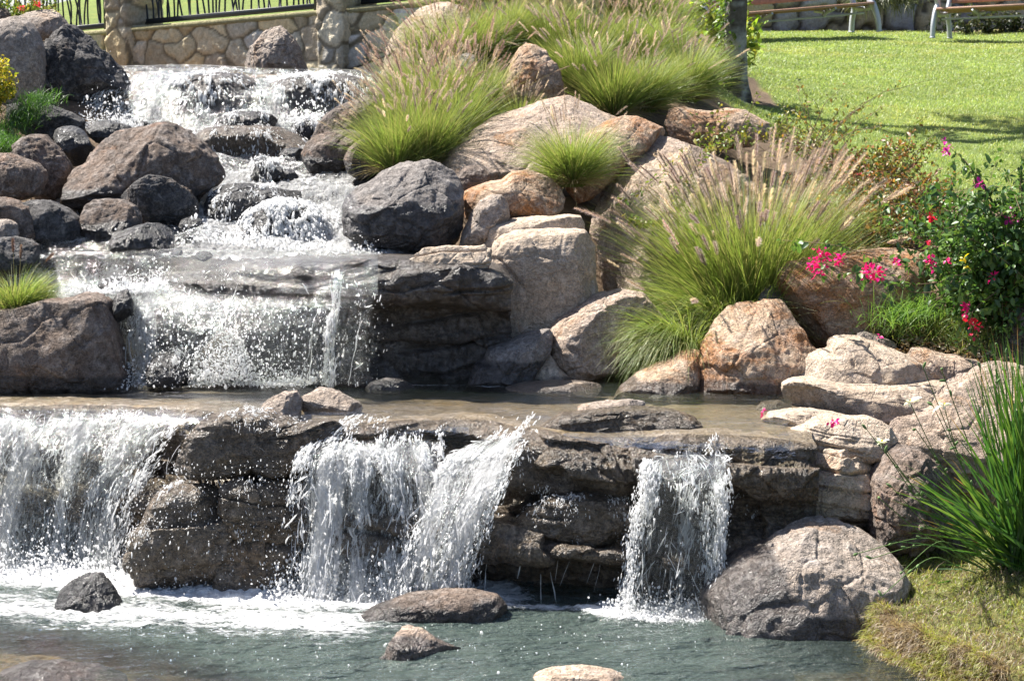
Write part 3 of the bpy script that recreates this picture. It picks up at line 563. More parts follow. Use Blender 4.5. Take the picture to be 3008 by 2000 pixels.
R_('R64d', [(2225,1250),(2240,1228),(2262,1214),(2330,1204),(2390,1206),(2490,1216),(2520,1240),(2440,1262),(2330,1268)], 9.15, 'cream', 'flat pale shelf rock with a fallen flower nearby, below the long slab', thick=1.2, lean=.2, rough=.7, strat=.05)
R_('R64c', [(2218,1200),(2240,1182),(2290,1178),(2328,1194),(2335,1208),(2280,1219),(2228,1215)], 9.6, 'cream', 'smallest smooth pale rock at the right end of the middle water', wl=Z2, rough=.6, thick=1.2)
R_('R64a', [(2240,1320),(2255,1290),(2300,1268),(2400,1240),(2500,1232),(2560,1230),(2602,1248),(2625,1290),(2615,1340),(2540,1345),(2400,1350),(2280,1345)], 8.98, 'cream', 'pale layered rock with a magenta flower lying on it', thick=.9, lean=.35, strat=.06, box=.55)
R_('R64b', [(2330,1400),(2342,1345),(2420,1315),(2500,1306),(2550,1322),(2570,1360),(2575,1420),(2570,1540),(2500,1570),(2380,1550),(2335,1490)], 8.86, 'cream', 'pale block with rust streaks at the dry end of the long wet ledge', thick=.8, lean=.15, strat=.08, box=.5, wet=.0)
R_('R51', [(2565,1300),(2595,1245),(2630,1222),(2680,1228),(2760,1205),(2800,1150),(2850,1095),(2910,1080),(3060,1100),(3060,1420),(2900,1450),(2780,1440),(2640,1400)], 9.15, 'tan', 'broad pinkish rock behind the iris leaves', thick=.6, lean=.6, cuts=6, rough=1.1)
R_('R51b', [(2555,1450),(2565,1410),(2590,1380),(2610,1355),(2655,1330),(2715,1338),(2790,1400),(2800,1480),(2790,1545),(2745,1590),(2690,1605),(2619,1610),(2563,1590),(2552,1517)], 8.72, 'brown', 'lumpy conglomerate rock with reddish hollows above the gap beside the turf bank', cuts=4, rough=1.6)
R_('R52', [(2684,1625),(2700,1585),(2735,1562),(2811,1550),(2885,1580),(2880,1660),(2780,1690),(2700,1680)], 8.75, 'brown', 'small reddish brown rock hidden at the base of the iris leaves', rough=1.4)
R_('R65', [(2935,1090),(2945,960),(2965,880),(3000,850),(3080,840),(3080,1110)], 10.3, 'brown', 'brown crumbling rock at the right edge under the magenta flower bush', rough=1.4)
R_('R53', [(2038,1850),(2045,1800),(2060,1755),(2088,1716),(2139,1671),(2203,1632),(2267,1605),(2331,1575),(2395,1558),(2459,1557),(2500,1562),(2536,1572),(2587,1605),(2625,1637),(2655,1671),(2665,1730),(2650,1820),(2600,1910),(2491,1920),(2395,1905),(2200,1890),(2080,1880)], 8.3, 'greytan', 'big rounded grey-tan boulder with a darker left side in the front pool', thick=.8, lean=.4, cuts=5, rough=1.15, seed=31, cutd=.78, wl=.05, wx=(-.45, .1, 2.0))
# in the pool
R_('R54', [(160,1790),(175,1740),(191,1712),(235,1693),(286,1693),(318,1724),(350,1765),(368,1800),(280,1830),(190,1815)], 8.5, 'dark', 'jagged black wet rock standing in the foam at the left of the front pool', wet=.9, cuts=7, cutd=.5, rough=1.1, thick=.9)
R_('R55', [(1020,1815),(1060,1797),(1113,1775),(1195,1750),(1310,1740),(1399,1738),(1462,1750),(1496,1783),(1492,1820),(1335,1835),(1176,1840)], 8.35, 'brown', 'long flat reddish brown rock in the foam below the central fall', thick=.8, lean=.3, wl=.025, cuts=3, rough=.8)
R_('R56', [(1095,1915),(1108,1885),(1125,1866),(1176,1855),(1240,1858),(1284,1885),(1330,1905),(1365,1920),(1330,1945),(1200,1955),(1110,1945)], 7.8, 'tan', 'small pale rock alone in the front pool with a dark waterline', wl=.02, cuts=5, cutd=.5)
R_('R57', [(-20,2010),(0,1975),(60,1963),(150,1963),(280,1973),(365,1998),(380,2060),(100,2080)], 7.5, 'brown', 'mostly sunken wet brown rock at the bottom left corner', wet=.8, thick=1.2, rough=.6)
R_('R58', [(1530,2005),(1570,1985),(1628,1970),(1737,1970),(1800,1978),(1870,2000),(1860,2060),(1600,2070)], 7.45, 'tan', 'top of a tan rock cut off by the bottom edge of the picture', thick=.9, rough=.6)
# stones on the lip of the long ledge
g_ = 'stones on the lip of the ledge'
R_('R63a', [(765,1200),(777,1176),(826,1156),(870,1152),(885,1175),(884,1225),(820,1245),(770,1235)], 9.3, 'greytan', 'dry grey angular stone on the ledge lip, left of its twin', cuts=5, cutd=.5, group=g_, name='ledge_stone', cat='stone')
R_('R63b', [(880,1180),(893,1163),(937,1147),(1000,1156),(1050,1182),(1070,1205),(1040,1235),(960,1245),(905,1230)], 9.4, 'greytan', 'dry grey stone with a dark right flank on the ledge lip above the central fall', cuts=6, cutd=.5, group=g_, name='ledge_stone', cat='stone')
R_('R63c', [(708,1240),(725,1226),(759,1224),(804,1233),(812,1248),(785,1266),(725,1262)], 9.25, 'greytan', 'thin grey flake of stone just below the twin stones on the ledge', cuts=3, group=g_, name='ledge_stone', cat='stone')
R_('R63d', [(1690,1205),(1710,1190),(1760,1182),(1850,1176),(1900,1182),(1915,1196),(1860,1212),(1760,1222),(1700,1224)], 9.15, 'greytan', 'long pale grey slab on the ledge lip above the right fall', cuts=3, group=g_, name='ledge_stone', cat='stone', lean=.2)
R_('R63e', [(1500,1290),(1560,1262),(1610,1240),(1650,1215),(1710,1210),(1900,1202),(1985,1205),(2030,1222),(2060,1250),(1980,1275),(1740,1300),(1600,1305)], 9.0, 'cliff', 'long wet brown layered slab in front of the pale grey one on the ledge', cuts=3, wet=.7, group=g_, name='ledge_stone', cat='stone', lean=.2, strat=.035, box=.5, thick=.6)
def B_(k, o, Y, lab, **kw): R_(k, o, Y, 'cliff', lab, group='blocks of the front ledge face', name='ledge_block', cat='rock block', wet=.75, **{**dict(thick=.46, lean=.12, box=.48, strat=.045, cuts=4, rough=1.0), **kw})
B_('R63f', [(470,1345),(510,1275),(600,1232),(700,1212),(800,1228),(900,1242),(1000,1228),(1068,1215),(1060,1255),(985,1320),(910,1385),(700,1400),(520,1395)], 8.97, 'bulky wet block under the two dry stones, between the left and central falls', rough=1.2)
B_('R63g', [(655,1425),(760,1408),(900,1410),(905,1500),(890,1640),(860,1740),(640,1740),(645,1560)], 8.86, 'square wet block with a flat top edge left of the central curtain', strat=0.09)
B_('R63h', [(395,1570),(420,1500),(450,1455),(510,1424),(600,1425),(665,1455),(690,1560),(700,1740),(400,1720),(380,1640)], 8.86, 'rounded wet block low between the left fall and the square block', strat=0.09)
B_('R70', [(1455,1425),(1480,1350),(1530,1300),(1620,1288),(1700,1298),(1765,1340),(1745,1412),(1640,1442),(1520,1445)], 8.80, 'rounded wet block at the top right of the central curtain')
B_('R71', [(1500,1550),(1550,1495),(1620,1460),(1720,1448),(1850,1468),(1905,1505),(1885,1580),(1700,1600),(1560,1600)], 8.68, 'lumpy wet block above the dripping undercut')
B_('R72', [(2120,1490),(2180,1420),(2260,1390),(2342,1383),(2350,1470),(2300,1530),(2160,1545)], 8.76, 'angular dark wet block beside the pale rust streaked block')
B_('R73', [(2080,1370),(2150,1330),(2260,1312),(2345,1330),(2350,1380),(2250,1395),(2120,1410)], 8.80, 'flat wet block just right of the head of the right fall')
R_('R61a', [(1062,1148),(1089,1122),(1134,1111),(1179,1113),(1210,1131),(1226,1150),(1150,1158)], 9.95, 'grey', 'low dark grey rock in the still water in front of the dark wall', wl=Z2 + .02, rough=.6, lean=.2)
R_('R61b', [(975,1128),(1000,1113),(1040,1106),(1090,1108),(1115,1120),(1080,1135),(1000,1138)], 10.05, 'brown', 'flat reddish rock barely above the water left of the low grey rock', wl=Z2, rough=.5)
R_('R66', [(1905,1168),(1925,1160),(1955,1164),(1955,1178),(1915,1180)], 9.75, 'grey', 'tiny stone at the waterline below the smooth tan rock', wl=Z2 + .02)

R_('R67', [(2480,1620),(2500,1560),(2560,1530),(2640,1530),(2700,1560),(2740,1640),(2700,1700),(2520,1700)], 8.95, 'dark', 'dark rock deep in the gap behind the big rounded boulder and the turf bank')

r_ = np.random.RandomState(314)
CB = [(560,665,11.3),(640,705,11.2),(700,590,11.95),(845,520,12.4),(960,560,12.2),(1000,610,11.9),(930,640,11.6),(480,395,13.7),(860,455,13.1),(560,700,11.1),(1080,735,10.95),(520,745,10.75),(600,752,10.7),(330,838,10.45),(420,770,10.72),(300,345,14.1),(420,372,13.9),(590,360,14.0),(1010,560,12.1)]
for i_, (px_, py_, Y_) in enumerate(CB):
    s_ = r_.uniform(16, 34); an_ = np.linspace(0, 2 * np.pi, 9)[:-1]; o_ = [(px_ + s_ * r_.uniform(1.0, 1.5) * math.cos(t), py_ - s_ * r_.uniform(.6, .85) * math.sin(t)) for t in an_]
    R_('CB%d' % i_, o_, Y_, 'dark', 'small black wet stone poking out of the white water of the upper stream', wet=.9, rough=.9, cuts=3, seed=600 + i_, group='small stones in the upper stream', name='stream_stone', cat='stone', sub=5)

R_('R14b', [(330,600),(345,580),(390,548),(440,512),(500,522),(560,562),(578,600),(574,652),(513,668),(446,668),(390,652),(340,640)], 11.5, 'dark', 'added wedge, dark as the shaded undercut, at the foot of the biggest ridged boulder', lean=-.25, cuts=6, thick=.8)  # extra wedge whose dark colour stands in for the hollow's shade
R_('R74', [(688,760),(697,690),(728,640),(768,612),(830,602),(900,607),(950,640),(978,700),(990,760)], 11.3, 'dark', 'hidden rock under the rounded white mound of water', wet=.9, cuts=1, thick=.9)
# ---------------------------------------------------------------- water
yLf = lambda px: np.interp(px, cols, yl); yBf = lambda px: np.interp(px, cols, yb)
def samp(G, u, v):
    nu, nv = G.shape[:2]; a = np.clip(u, 0, 1) * (nu - 1); b = np.clip(v, 0, 1) * (nv - 1)
    i = np.clip(a.astype(int), 0, nu - 2); j = np.clip(b.astype(int), 0, nv - 2); fa = (a - i)[..., None]; fb = (b - j)[..., None]
    return (G[i, j] * (1 - fa) + G[i + 1, j] * fa) * (1 - fb) + (G[i, j + 1] * (1 - fa) + G[i + 1, j + 1] * fa) * fb
def extend(G, u, v):
    P = samp(G, u, v); du = (G[1] - G[0]) * (G.shape[0] - 1); dv2 = (G[-1] - G[-2]) * (G.shape[0] - 1)
    over = np.minimum(u, 0)[..., None] * np.abs(samp(G, u * 0 + .1, v) - samp(G, u * 0, v)) / .1 + np.maximum(u - 1, 0)[..., None] * np.abs(samp(G, u * 0 + 1, v) - samp(G, u * 0 + .9, v)) / .1
    return P + over * np.array([1, 0, 0])
def strands(G, N, r0, rng, ulo=0, uhi=1, dens=None, length=(.12, .5), wob=.02, outw=.04, m=26, vlo=0, vhi=1, sides=5, clump=0):
    u = rng.uniform(ulo, uhi, N * 5); v0 = vlo + (vhi - vlo) * rng.uniform(-.08, 1, N * 5)
    if clump:
        pc = samp(G, u, v0 + .05); cl = vn(pc * np.array([15, 10, 7]), 41) * .6 + vn(pc * np.array([38, 20, 18]), 42) * .5; kk = rng.rand(len(u)) < sst(-.35, .45, cl) * clump + (1 - clump); u, v0 = u[kk], v0[kk]
    if dens is not None: k = rng.rand(len(u)) < dens(u, np.clip(v0 + .1, 0, 1))
    else: k = np.ones(len(u), bool)
    u, v0 = u[k][:N], v0[k][:N]; N = len(u); L = rng.uniform(length[0], length[1], N); t = np.linspace(0, 1, m)[None]; jx = rng.normal(0, 1, N)[:, None] * (t - .5) * .03
    V = np.clip(v0[:, None] + L[:, None] * t, vlo, vhi); U = np.repeat(u[:, None], m, 1)
    P = extend(G, U, V); P[:, :, 0] += jx; q = P.reshape(-1, 3); w = (.25 + V.ravel())
    off = np.stack([vn(q * np.array([9, 9, 5]), 1) * w, vn(q * np.array([7, 7, 5]), 2) * w * .8, 0 * w], -1) * wob * 1.6 + np.stack([vn(q * 30, 3), vn(q * 30, 4), vn(q * 30, 5)], -1) * wob * .35
    q = q + off; q[:, 1] -= np.repeat(rng.rand(N) ** 1.5 * outw, m) * (.3 + V.ravel())
    P = q.reshape(N, m, 3); R = r0 * np.repeat(rng.uniform(.35, 1.3, N) ** 1.5, m).reshape(N, m) * (.5 + .9 * (vn(q * np.array([40, 40, 22]), 6).reshape(N, m) * .5 + .5) ** 1.5 * 1.6)
    R *= np.sin(np.pi * np.clip(t, .0, 1)) ** .5 + .02
    Tn = np.gradient(P, axis=1); Tn /= np.linalg.norm(Tn, axis=2, keepdims=True) + 1e-9
    A = np.cross(Tn, np.array([0, 1., 0])); A /= np.linalg.norm(A, axis=2, keepdims=True) + 1e-9; B = np.cross(Tn, A)
    an = np.arange(sides) / sides * 2 * np.pi
    X = P[:, :, None] + R[:, :, None, None] * (np.cos(an)[None, None, :, None] * A[:, :, None] * 1.25 + np.sin(an)[None, None, :, None] * B[:, :, None] * .7)
    V_ = X.reshape(-1, 3); s = np.arange(N)[:, None, None] * m * sides; i = np.arange(m - 1)[None, :, None] * sides; j = np.arange(sides)[None, None, :]
    a = s + i + j; b = s + i + (j + 1) % sides
    return V_, np.stack([a, b, b + sides, a + sides], -1).reshape(-1, 4)
def drops(C, size, rng, stretch=1.8, tilt=None, D=None):
    V, F = ico(1); N = len(C); s = size * np.exp(rng.normal(0, .45, N)); st = 1 + (stretch - 1) * rng.rand(N)
    S = np.stack([s, s, s * st], -1); X = V[None] * S[:, None] * (1 + .3 * rng.normal(0, 1, (N, len(V), 1)).clip(-1, 1))
    if D is not None:
        D = D / (np.linalg.norm(D, axis=1, keepdims=True) + 1e-9) + rng.normal(0, .16, (N, 3)); D /= np.linalg.norm(D, axis=1, keepdims=True)
        A = np.cross(D, np.array([0, 1., 0])); A /= np.linalg.norm(A, axis=1, keepdims=True) + 1e-9; B = np.cross(D, A)
        X = X[:, :, :1] * A[:, None] + X[:, :, 1:2] * B[:, None] + X[:, :, 2:] * D[:, None]
    elif tilt is not None: X[:, :, 0] += X[:, :, 2] * tilt
    X = X + C[:, None]
    return X.reshape(-1, 3), (F[None] + (np.arange(N) * len(V))[:, None, None]).reshape(-1, 3)
def waterfall(label, rows, n=300, r0=.006, dens=None, veil=.5, nd=2500, dsize=.0035, seed=1, wob=.02, outw=.05, ulo=0, uhi=1, veilmat='veil', amp=.02, length=(.12, .5), dz=0.0, nuv=(260, 240), drop_over=.06, tilt=None, lip_=(.12, .38, 1.3), streak=.5):
    dens0 = dens if dens is not None else (lambda u, v: 1.0)
    def dens(u, v):
        u = np.asarray(u, float); q_ = np.stack([np.ravel(u) * 15, np.ravel(np.broadcast_to(v, u.shape)) * 1.3, np.full(u.size, seed * 3.7)], -1); s_ = sst(-.25, .3, vn(q_, 7) + .5 * vn(q_ * np.array([2.7, 1.6, 1]), 8)).reshape(u.shape); return dens0(u, v) * (1 - streak + streak * s_)
    rng = np.random.RandomState(seed); G = lattice(rows, *nuv); nu, nv = nuv
    loc = G[:, -1].mean(0); root = empty('waterfall', loc, label, 'waterfall', 'waterfalls')
    if veil is not None:
        wid = np.linalg.norm(G[-1] - G[0], axis=1).mean(); hei = np.linalg.norm(np.diff(G, axis=1), axis=2).sum(1).mean(); p = G.reshape(-1, 3); uu = np.repeat(np.linspace(0, 1, nu), nv); vv = np.tile(np.linspace(0, 1, nv), nu)
        for k in range(3 if veilmat == 'veil' else 1):
            d = amp * (.15 + vv) * (fbm(p * np.array([9, 9, 5]) + k * 5, 4, seed + k) + .8 * fbm(p * np.array([34, 34, 14]), 3, seed + 4 + k)) + k * .6 * outw * vv + .004 * k
            e = sst(-.01, .09, uu + .05 * vn(p * 7, 5 + k) - .03 * k) * (1 - sst(.91, 1.01, uu + .05 * vn(p * 7, 8 + k) + .03 * k))
            dn = dens(uu, vv) if dens is not None else 1; fo = veil * 1.9 * (dn - .5) * e + .5 + (e - 1) * 1.6 + (veil - .5) * 1.4 - .12 * k - lip_[2] * (1 - sst(lip_[0], lip_[1], vv))
            o = mesh('water_veil', p + np.array([0, -1, .12]) * d[:, None], gridF(nu, nv), M[veilmat], root, loc, extra={'foam': fo, 'fu': uu * wid, 'fv': vv * hei, 'fw': np.full(len(p), k * 1.7 + seed)})
    if n:
        V, F = strands(G, n // 3, r0 * .30, rng, ulo, uhi, dens, (.02, .10), wob * .5, outw * 1.3, m=8, sides=4, clump=.9, vlo=.27)
        V2, F2 = strands(G, n // 22, r0 * .22, rng, .03, .97, dens, length, wob * .5, outw * .6, m=36, vlo=.22)
        F = np.concatenate([F, F2 + len(V)]); V = np.concatenate([V, V2])
        s = mesh('water_strands', V, F, M['drop'], root, loc); s['kind'] = 'stuff'
    if nd:
        nd = int(nd * 2.5); k_ = nd * 10; u = rng.uniform(-drop_over, 1 + drop_over, k_); v = rng.uniform(0, 1, k_) ** .6
        wid = np.linalg.norm(G[-1] - G[0], axis=1).mean(); hei = np.linalg.norm(np.diff(G, axis=1), axis=2).sum(1).mean()
        q = np.stack([u * wid, v * hei * .3, np.full(k_, seed * 1.3)], -1); cl = .55 * vn(q * 4.5, 9) + .45 * vn(q * 9, 3) + .55 * vn(q * 19, 4) + .45 * vn(q * 44, 5)
        k = rng.rand(k_) < sst(-.1, .7, cl) * (dens(np.clip(u, 0, 1), v) if dens is not None else 1) * (1 - .75 * sst(0, drop_over, np.maximum(-u, u - 1)))
        u, v = u[k][:nd], v[k][:nd]; C = extend(G, u, v); D = samp(G, u, np.clip(v + .04, 0, 1)) - samp(G, u, np.clip(v - .02, 0, 1)); nn2 = len(u)
        C += rng.normal(0, 1, C.shape) * np.array([.010, .02, .006]) * (.25 + v[:, None]); C[:, 1] -= .015 + rng.rand(nn2) ** 1.6 * outw * (.3 + v)
        V, F = drops(C, dsize * .40, rng, 7.5, None, D); s = mesh('spray', V, F, M['drop'], root, loc); s['kind'] = 'stuff'
    return root
def rr(pys, pxs, fy):
    """rows of world points; fy(px, k) gives the distance"""
    out = []
    for k, (py, px) in enumerate(zip(pys, pxs)):
        px = np.array(px, float); py = np.broadcast_to(np.array(py, float), px.shape); out.append(W(px, py, fy(px, k)))
    return out
# front pool, its bed
gx = np.concatenate([np.linspace(-9, -3, 30), np.linspace(-2.9, 3, 500), np.linspace(3.1, 6, 20)]); gy = np.concatenate([np.linspace(3, 7, 40), np.linspace(7.02, 9.5, 330)])
X, Yg = np.meshgrid(gx, gy, indexing='ij'); x, y = X.ravel(), Yg.ravel(); p3 = np.stack([x, y, 0 * x], -1)
def segd(x, y, a, b, k=1.0, back=1.0):
    a = np.array(a); b = np.array(b); d = b - a; t = np.clip(((x - a[0]) * d[0] + (y - a[1]) * d[1]) / (d @ d), 0, 1)
    ex = x - a[0] - t * d[0]; ey = y - a[1] - t * d[1]; return np.sqrt(ex ** 2 + (ey * k) ** 2)
gp = lambda px, py: W(px, py, Yat(py, 0))[:2]
foam = np.maximum.reduce([1.25 - segd(x, y, gp(-100, 1650), gp(420, 1690)) / .42, 1.35 - segd(x, y, gp(820, 1735), gp(1340, 1745)) / .36, 1.15 - segd(x, y, gp(250, 1710), gp(900, 1760)) / .26,
                          1.15 - segd(x, y, gp(1810, 1795), gp(2030, 1800)) / .2, .75 - segd(x, y, gp(1330, 1770), gp(1800, 1790)) / .14, .62 - segd(x, y, gp(-100, 1780), gp(1000, 1830)) / .9])
foam = np.clip(foam, 0, 1.2)
zz = .012 * fbm(p3 * np.array([4, 9, 1]), 3, 1) + .006 * fbm(p3 * np.array([13, 30, 1]), 3, 2) + np.clip(foam, 0, 1) * (.03 * (fbm(p3 * 9, 4, 3) + .25) + .014 * fbm(p3 * 40, 3, 4))
zb = -.34 + .27 * sst(-.6, -1.35, x + (y - 7.4) * 1.2) * sst(8.5, 7.9, y) + .20 * sst(.5, 1.6, x - (y - 7.8) * .3) + .04 * fbm(p3 * 3, 4, 5)
zb = np.where(y > 9.3, -.4, zb)
tag(mesh('front_pool_water', np.stack([x, y, zz], -1), gridF(len(gx), len(gy)), M['pool'], extra={'foam': foam, 'deep': np.clip((-.05 - zb) / .24, .12, 1)}), kind='structure')
bc = np.array([.30, .22, .13]) * (.75 + .5 * (fbm(p3 * 6, 5, 8) * .5 + .5))[:, None]
tag(mesh('pool_bed', np.stack([x, y, zb], -1), gridF(len(gx), len(gy)), M['soil'], col=bc), kind='structure')
# middle water: a thin sheet over the ledge, spilling over its lip
cw = np.array([-250, 0, 200, 400, 600, 800, 1000, 1200, 1400, 1600, 1800, 2000, 2200, 2330], float); lw = np.interp(cw, cols, lip); ylw = np.interp(cw, cols, yl)
zr = lambda zv, Y: np.stack([(cw - 1504) / FPX * Y / cP, Y, np.broadcast_to(zv, Y.shape)], -1)
o1 = np.ones(len(cw)); Lw = W(cw, lw, ylw); e1 = Lw.copy(); e1[:, 1] += .25; e1[:, 2] = Z2 - .015; e2 = Lw.copy(); e2[:, 1] += .06; e2[:, 2] = Z2 - .03; e3 = Lw.copy(); e3[:, 1] -= .06; e3[:, 2] -= .03; e4 = Lw.copy(); e4[:, 1] -= .12; e4[:, 2] -= .10
G = lattice([zr(Z2, 10.6 * o1), zr(Z2, 10.1 * o1), zr(Z2, ylw + .45), e1, e2, e3, e4], 700, 200); p = G.reshape(-1, 3)
v = np.tile(np.linspace(0, 1, 200), 700); fm = np.maximum(.95 - segd(p[:, 0], p[:, 1], W(330, 1130, 10.1)[:2], W(860, 1130, 10.1)[:2], 1.6) / .22, .12 * sst(.45, 1, v))
fm = np.maximum(fm, .5 - segd(p[:, 0], p[:, 1], W(900, 1140, 10.1)[:2], W(1750, 1145, 9.95)[:2], 2) / .2)
p = p + np.array([0, -.3, 1]) * (.004 * fbm(p * np.array([6, 14, 6]), 3, 1) + .006 * sst(.6, 1, v) * fbm(p * np.array([14, 8, 14]), 3, 6) + .02 * np.clip(fm, 0, 1) * (fbm(p * 16, 4, 3) + .2))[:, None]
tag(mesh('middle_pool_water', p, gridF(700, 200), M['mid'], extra={'foam': np.clip(fm, 0, 1), 'deep': 1 - .9 * sst(.10, .42, v)}), kind='structure')
# upper stream: a tumbling sheet from the top lip down between the boulders
st = [(199, 300, 1160, 16.4), (200, 300, 1160, 15.6), (203, 300, 1160, 15.0), (222, 300, 1160, 14.75), (290, 280, 1130, 14.35), (345, 240, 1110, 14.1), (378, 200, 1090, 13.9), (425, 420, 1000, 13.5), (470, 520, 1010, 13.0), (500, 500, 1060, 12.7), (545, 470, 1090, 12.2), (600, 440, 1080, 11.8), (650, 400, 1060, 11.5), (700, 60, 1150, 11.15), (738, 20, 1200, 10.9), (757, 20, 1200, 10.7)]
wob9 = np.array([-4, -6, -8, -7, -1, 1, 3, 6, 7.]); rows = [W(np.linspace(a, b, 9), np.full(9, float(py)) + wob9 * (py < 230), Y) for py, a, b, Y in st]
G = lattice(rows, 520, 640); p = G.reshape(-1, 3); q = p.copy()
v = np.tile(np.linspace(0, 1, 640), 520); u = np.repeat(np.linspace(0, 1, 520), 640)
top = 1 - sst(.13, .2, v); d = (1 - top) * (.05 * fbm(q * np.array([5, 4, 5]), 4, 3) + .025 * fbm(q * np.array([16, 12, 16]), 3, 5, ridge=True) + .01 * fbm(q * 50, 2, 7)) + top * .004 * fbm(q * 12, 3, 1)
q = q + np.array([0, -.35, .95]) * d[:, None]
fo = np.where(top > .5, .12, .62 + .25 * fbm(q * np.array([3, 3, 3]), 3, 9)); pr = proj(q)
fo = fo - .55 * sst(208, 225, pr[1]) * (1 - sst(330, 365, pr[1])) - .14 + .25 * sst(480, 520, pr[1]) * sst(560, 620, pr[0]) + .2 * sst(690, 735, pr[1]) * sst(480, 560, pr[0]) - .35 * sst(700, 745, pr[1]) * (1 - sst(400, 520, pr[0]))
tag(mesh('upper_stream_water', q, gridF(520, 640), M['torrent'], extra={'foam': fo}), kind='structure')
# small left channels between the dark rocks
cl_ = lattice([W([150, 215], [560, 560], 12.2), W([155, 225], [590, 590], 11.95), W([170, 240], [640, 640], 11.6), W([170, 330], [700, 700], 11.3), W([170, 330], [745, 745], 11.0)], 60, 120); q = cl_.reshape(-1, 3)
tag(mesh('left_channel_water', q + np.array([0, -.3, 1]) * (.03 * fbm(q * 14, 4, 3))[:, None], gridF(60, 120), M['torrent'], extra={'foam': np.full(len(q), .6)}), kind='structure')
# top fall
c9 = [345, 450, 560, 660, 760, 860, 960, 1060, 1135]
topfall = waterfall('widest white fall at the top, spilling over two round rocks below the stone wall', [W(c9, [196, 194, 193, 195, 201, 203, 206, 210, 213], 14.95), W(c9, [213, 209, 208, 212, 228, 220, 220, 226, 232], [14.62, 14.6, 14.55, 14.6, 14.72, 14.6, 14.55, 14.6, 14.68]), W([320, 440, 550, 650, 770, 850, 960, 1060, 1120], [262, 260, 262, 265, 270, 262, 262, 266, 270], 14.2),
    W([280, 410, 530, 650, 770, 850, 955, 1050, 1110], 320, 14.1), W([225, 380, 520, 650, 770, 870, 960, 1050, 1100], [385, 385, 378, 378, 378, 378, 365, 340, 330], 13.95)],
    n=1100, r0=.009, dens=lambda u, v: np.clip(.25 + .7 * sst(.05, .35, v) - .75 * np.exp(-((u - .47) / .05) ** 2) * (1 - sst(.6, .9, v)) - .5 * sst(.78, .9, u) * (1 - sst(.55, .9, v)) - .35 * np.exp(-((u - .32) / .06) ** 2) * (1 - sst(.3, .6, v)), .05, 1), veil=.36, nd=2300, dsize=.0055, seed=3, wob=.03, length=(.1, .4), amp=.03)
# white mound beside the long dark rock
mroot = waterfall('rounded white mound of water pouring over a hidden rock, left of the big grey boulder', [W([800, 850, 900, 960], 596, 11.95), W([760, 830, 900, 985], 612, 11.7), W([725, 800, 900, 1000], 655, 11.4), W([690, 780, 900, 1030], 742, 11.05)],
    n=700, r0=.008, veil=.72, nd=1500, dsize=.005, seed=5, wob=.03, veilmat='torrent', amp=.05, nuv=(160, 140))
waterfall('small chute of water between the ridged boulder and the long dark rock', [W([574, 600], 578, 11.95), W([572, 602], 605, 11.75), W([572, 606], 650, 11.5), W([565, 625], 690, 11.25)], n=90, r0=.006, veil=.5, nd=200, seed=6, amp=.02, nuv=(50, 80))
# middle fall
c9 = [60, 200, 330, 450, 600, 750, 900, 1050, 1140]
d4 = lambda u, v: (.05 + .95 * sst(.3, .55, v)) * np.clip(.78 - .45 * np.exp(-((u - .30 - .05 * v) / .05) ** 2) - .35 * np.exp(-((u - .52) / .04) ** 2) - .35 * (1 - sst(.1, .45, v)) * (1 - sst(.5, .9, u)) - sst(.38, .75, u) * .80 - .55 * (1 - sst(.12, .42, v)) * (1 - sst(.15, .4, u)), .12, 1) * (1 - .85 * sst(.9, .96, u))
waterfall('broad middle fall behind the brown sloping boulder, churning white on its left side', [W(c9, [744, 744, 747, 748, 756, 765, 772, 775, 776], [11.1, 11.05, 10.95, 10.9, 10.7, 10.55, 10.38, 10.3, 10.25]),
    W(c9, [775, 780, 785, 775, 780, 782, 790, 792, 793], [10.9, 10.85, 10.75, 10.7, 10.5, 10.36, 10.2, 10.12, 10.08]),
    W([60, 190, 320, 430, 580, 735, 890, 1040, 1130], [815, 822, 832, 835, 850, 860, 865, 865, 865], [10.62, 10.6, 10.5, 10.38, 10.25, 10.15, 10.05, 10.0, 9.98]),
    W([60, 180, 300, 400, 560, 715, 870, 1030, 1120], [900, 905, 920, 930, 960, 970, 970, 970, 970], [10.45, 10.42, 10.3, 10.18, 10.08, 10.05, 10.0, 9.98, 9.97]),
    W([60, 180, 300, 390, 550, 700, 850, 1020, 1110], 1128, [10.35, 10.3, 10.2, 10.08, 10.02, 10.0, 9.98, 9.97, 9.97])],
    n=1300, r0=.0062, dens=d4, veil=.58, nd=1900, dsize=.0031, seed=8, wob=.03, outw=.06, amp=.03, nuv=(420, 260), lip_=(.30, .62, 1.5), streak=.8)
waterfall('single bright rope of water hanging in front of the dark overhanging wall', [W([985, 1012], 772, 10.2), W([980, 1008], 800, 10.02), W([972, 1000], 900, 9.96), W([955, 985], 1010, 9.93), W([945, 978], 1130, 9.92)], n=60, r0=.006, veil=.42, nd=260, dsize=.004, seed=9, wob=.012, outw=.02, nuv=(40, 160), amp=.01)
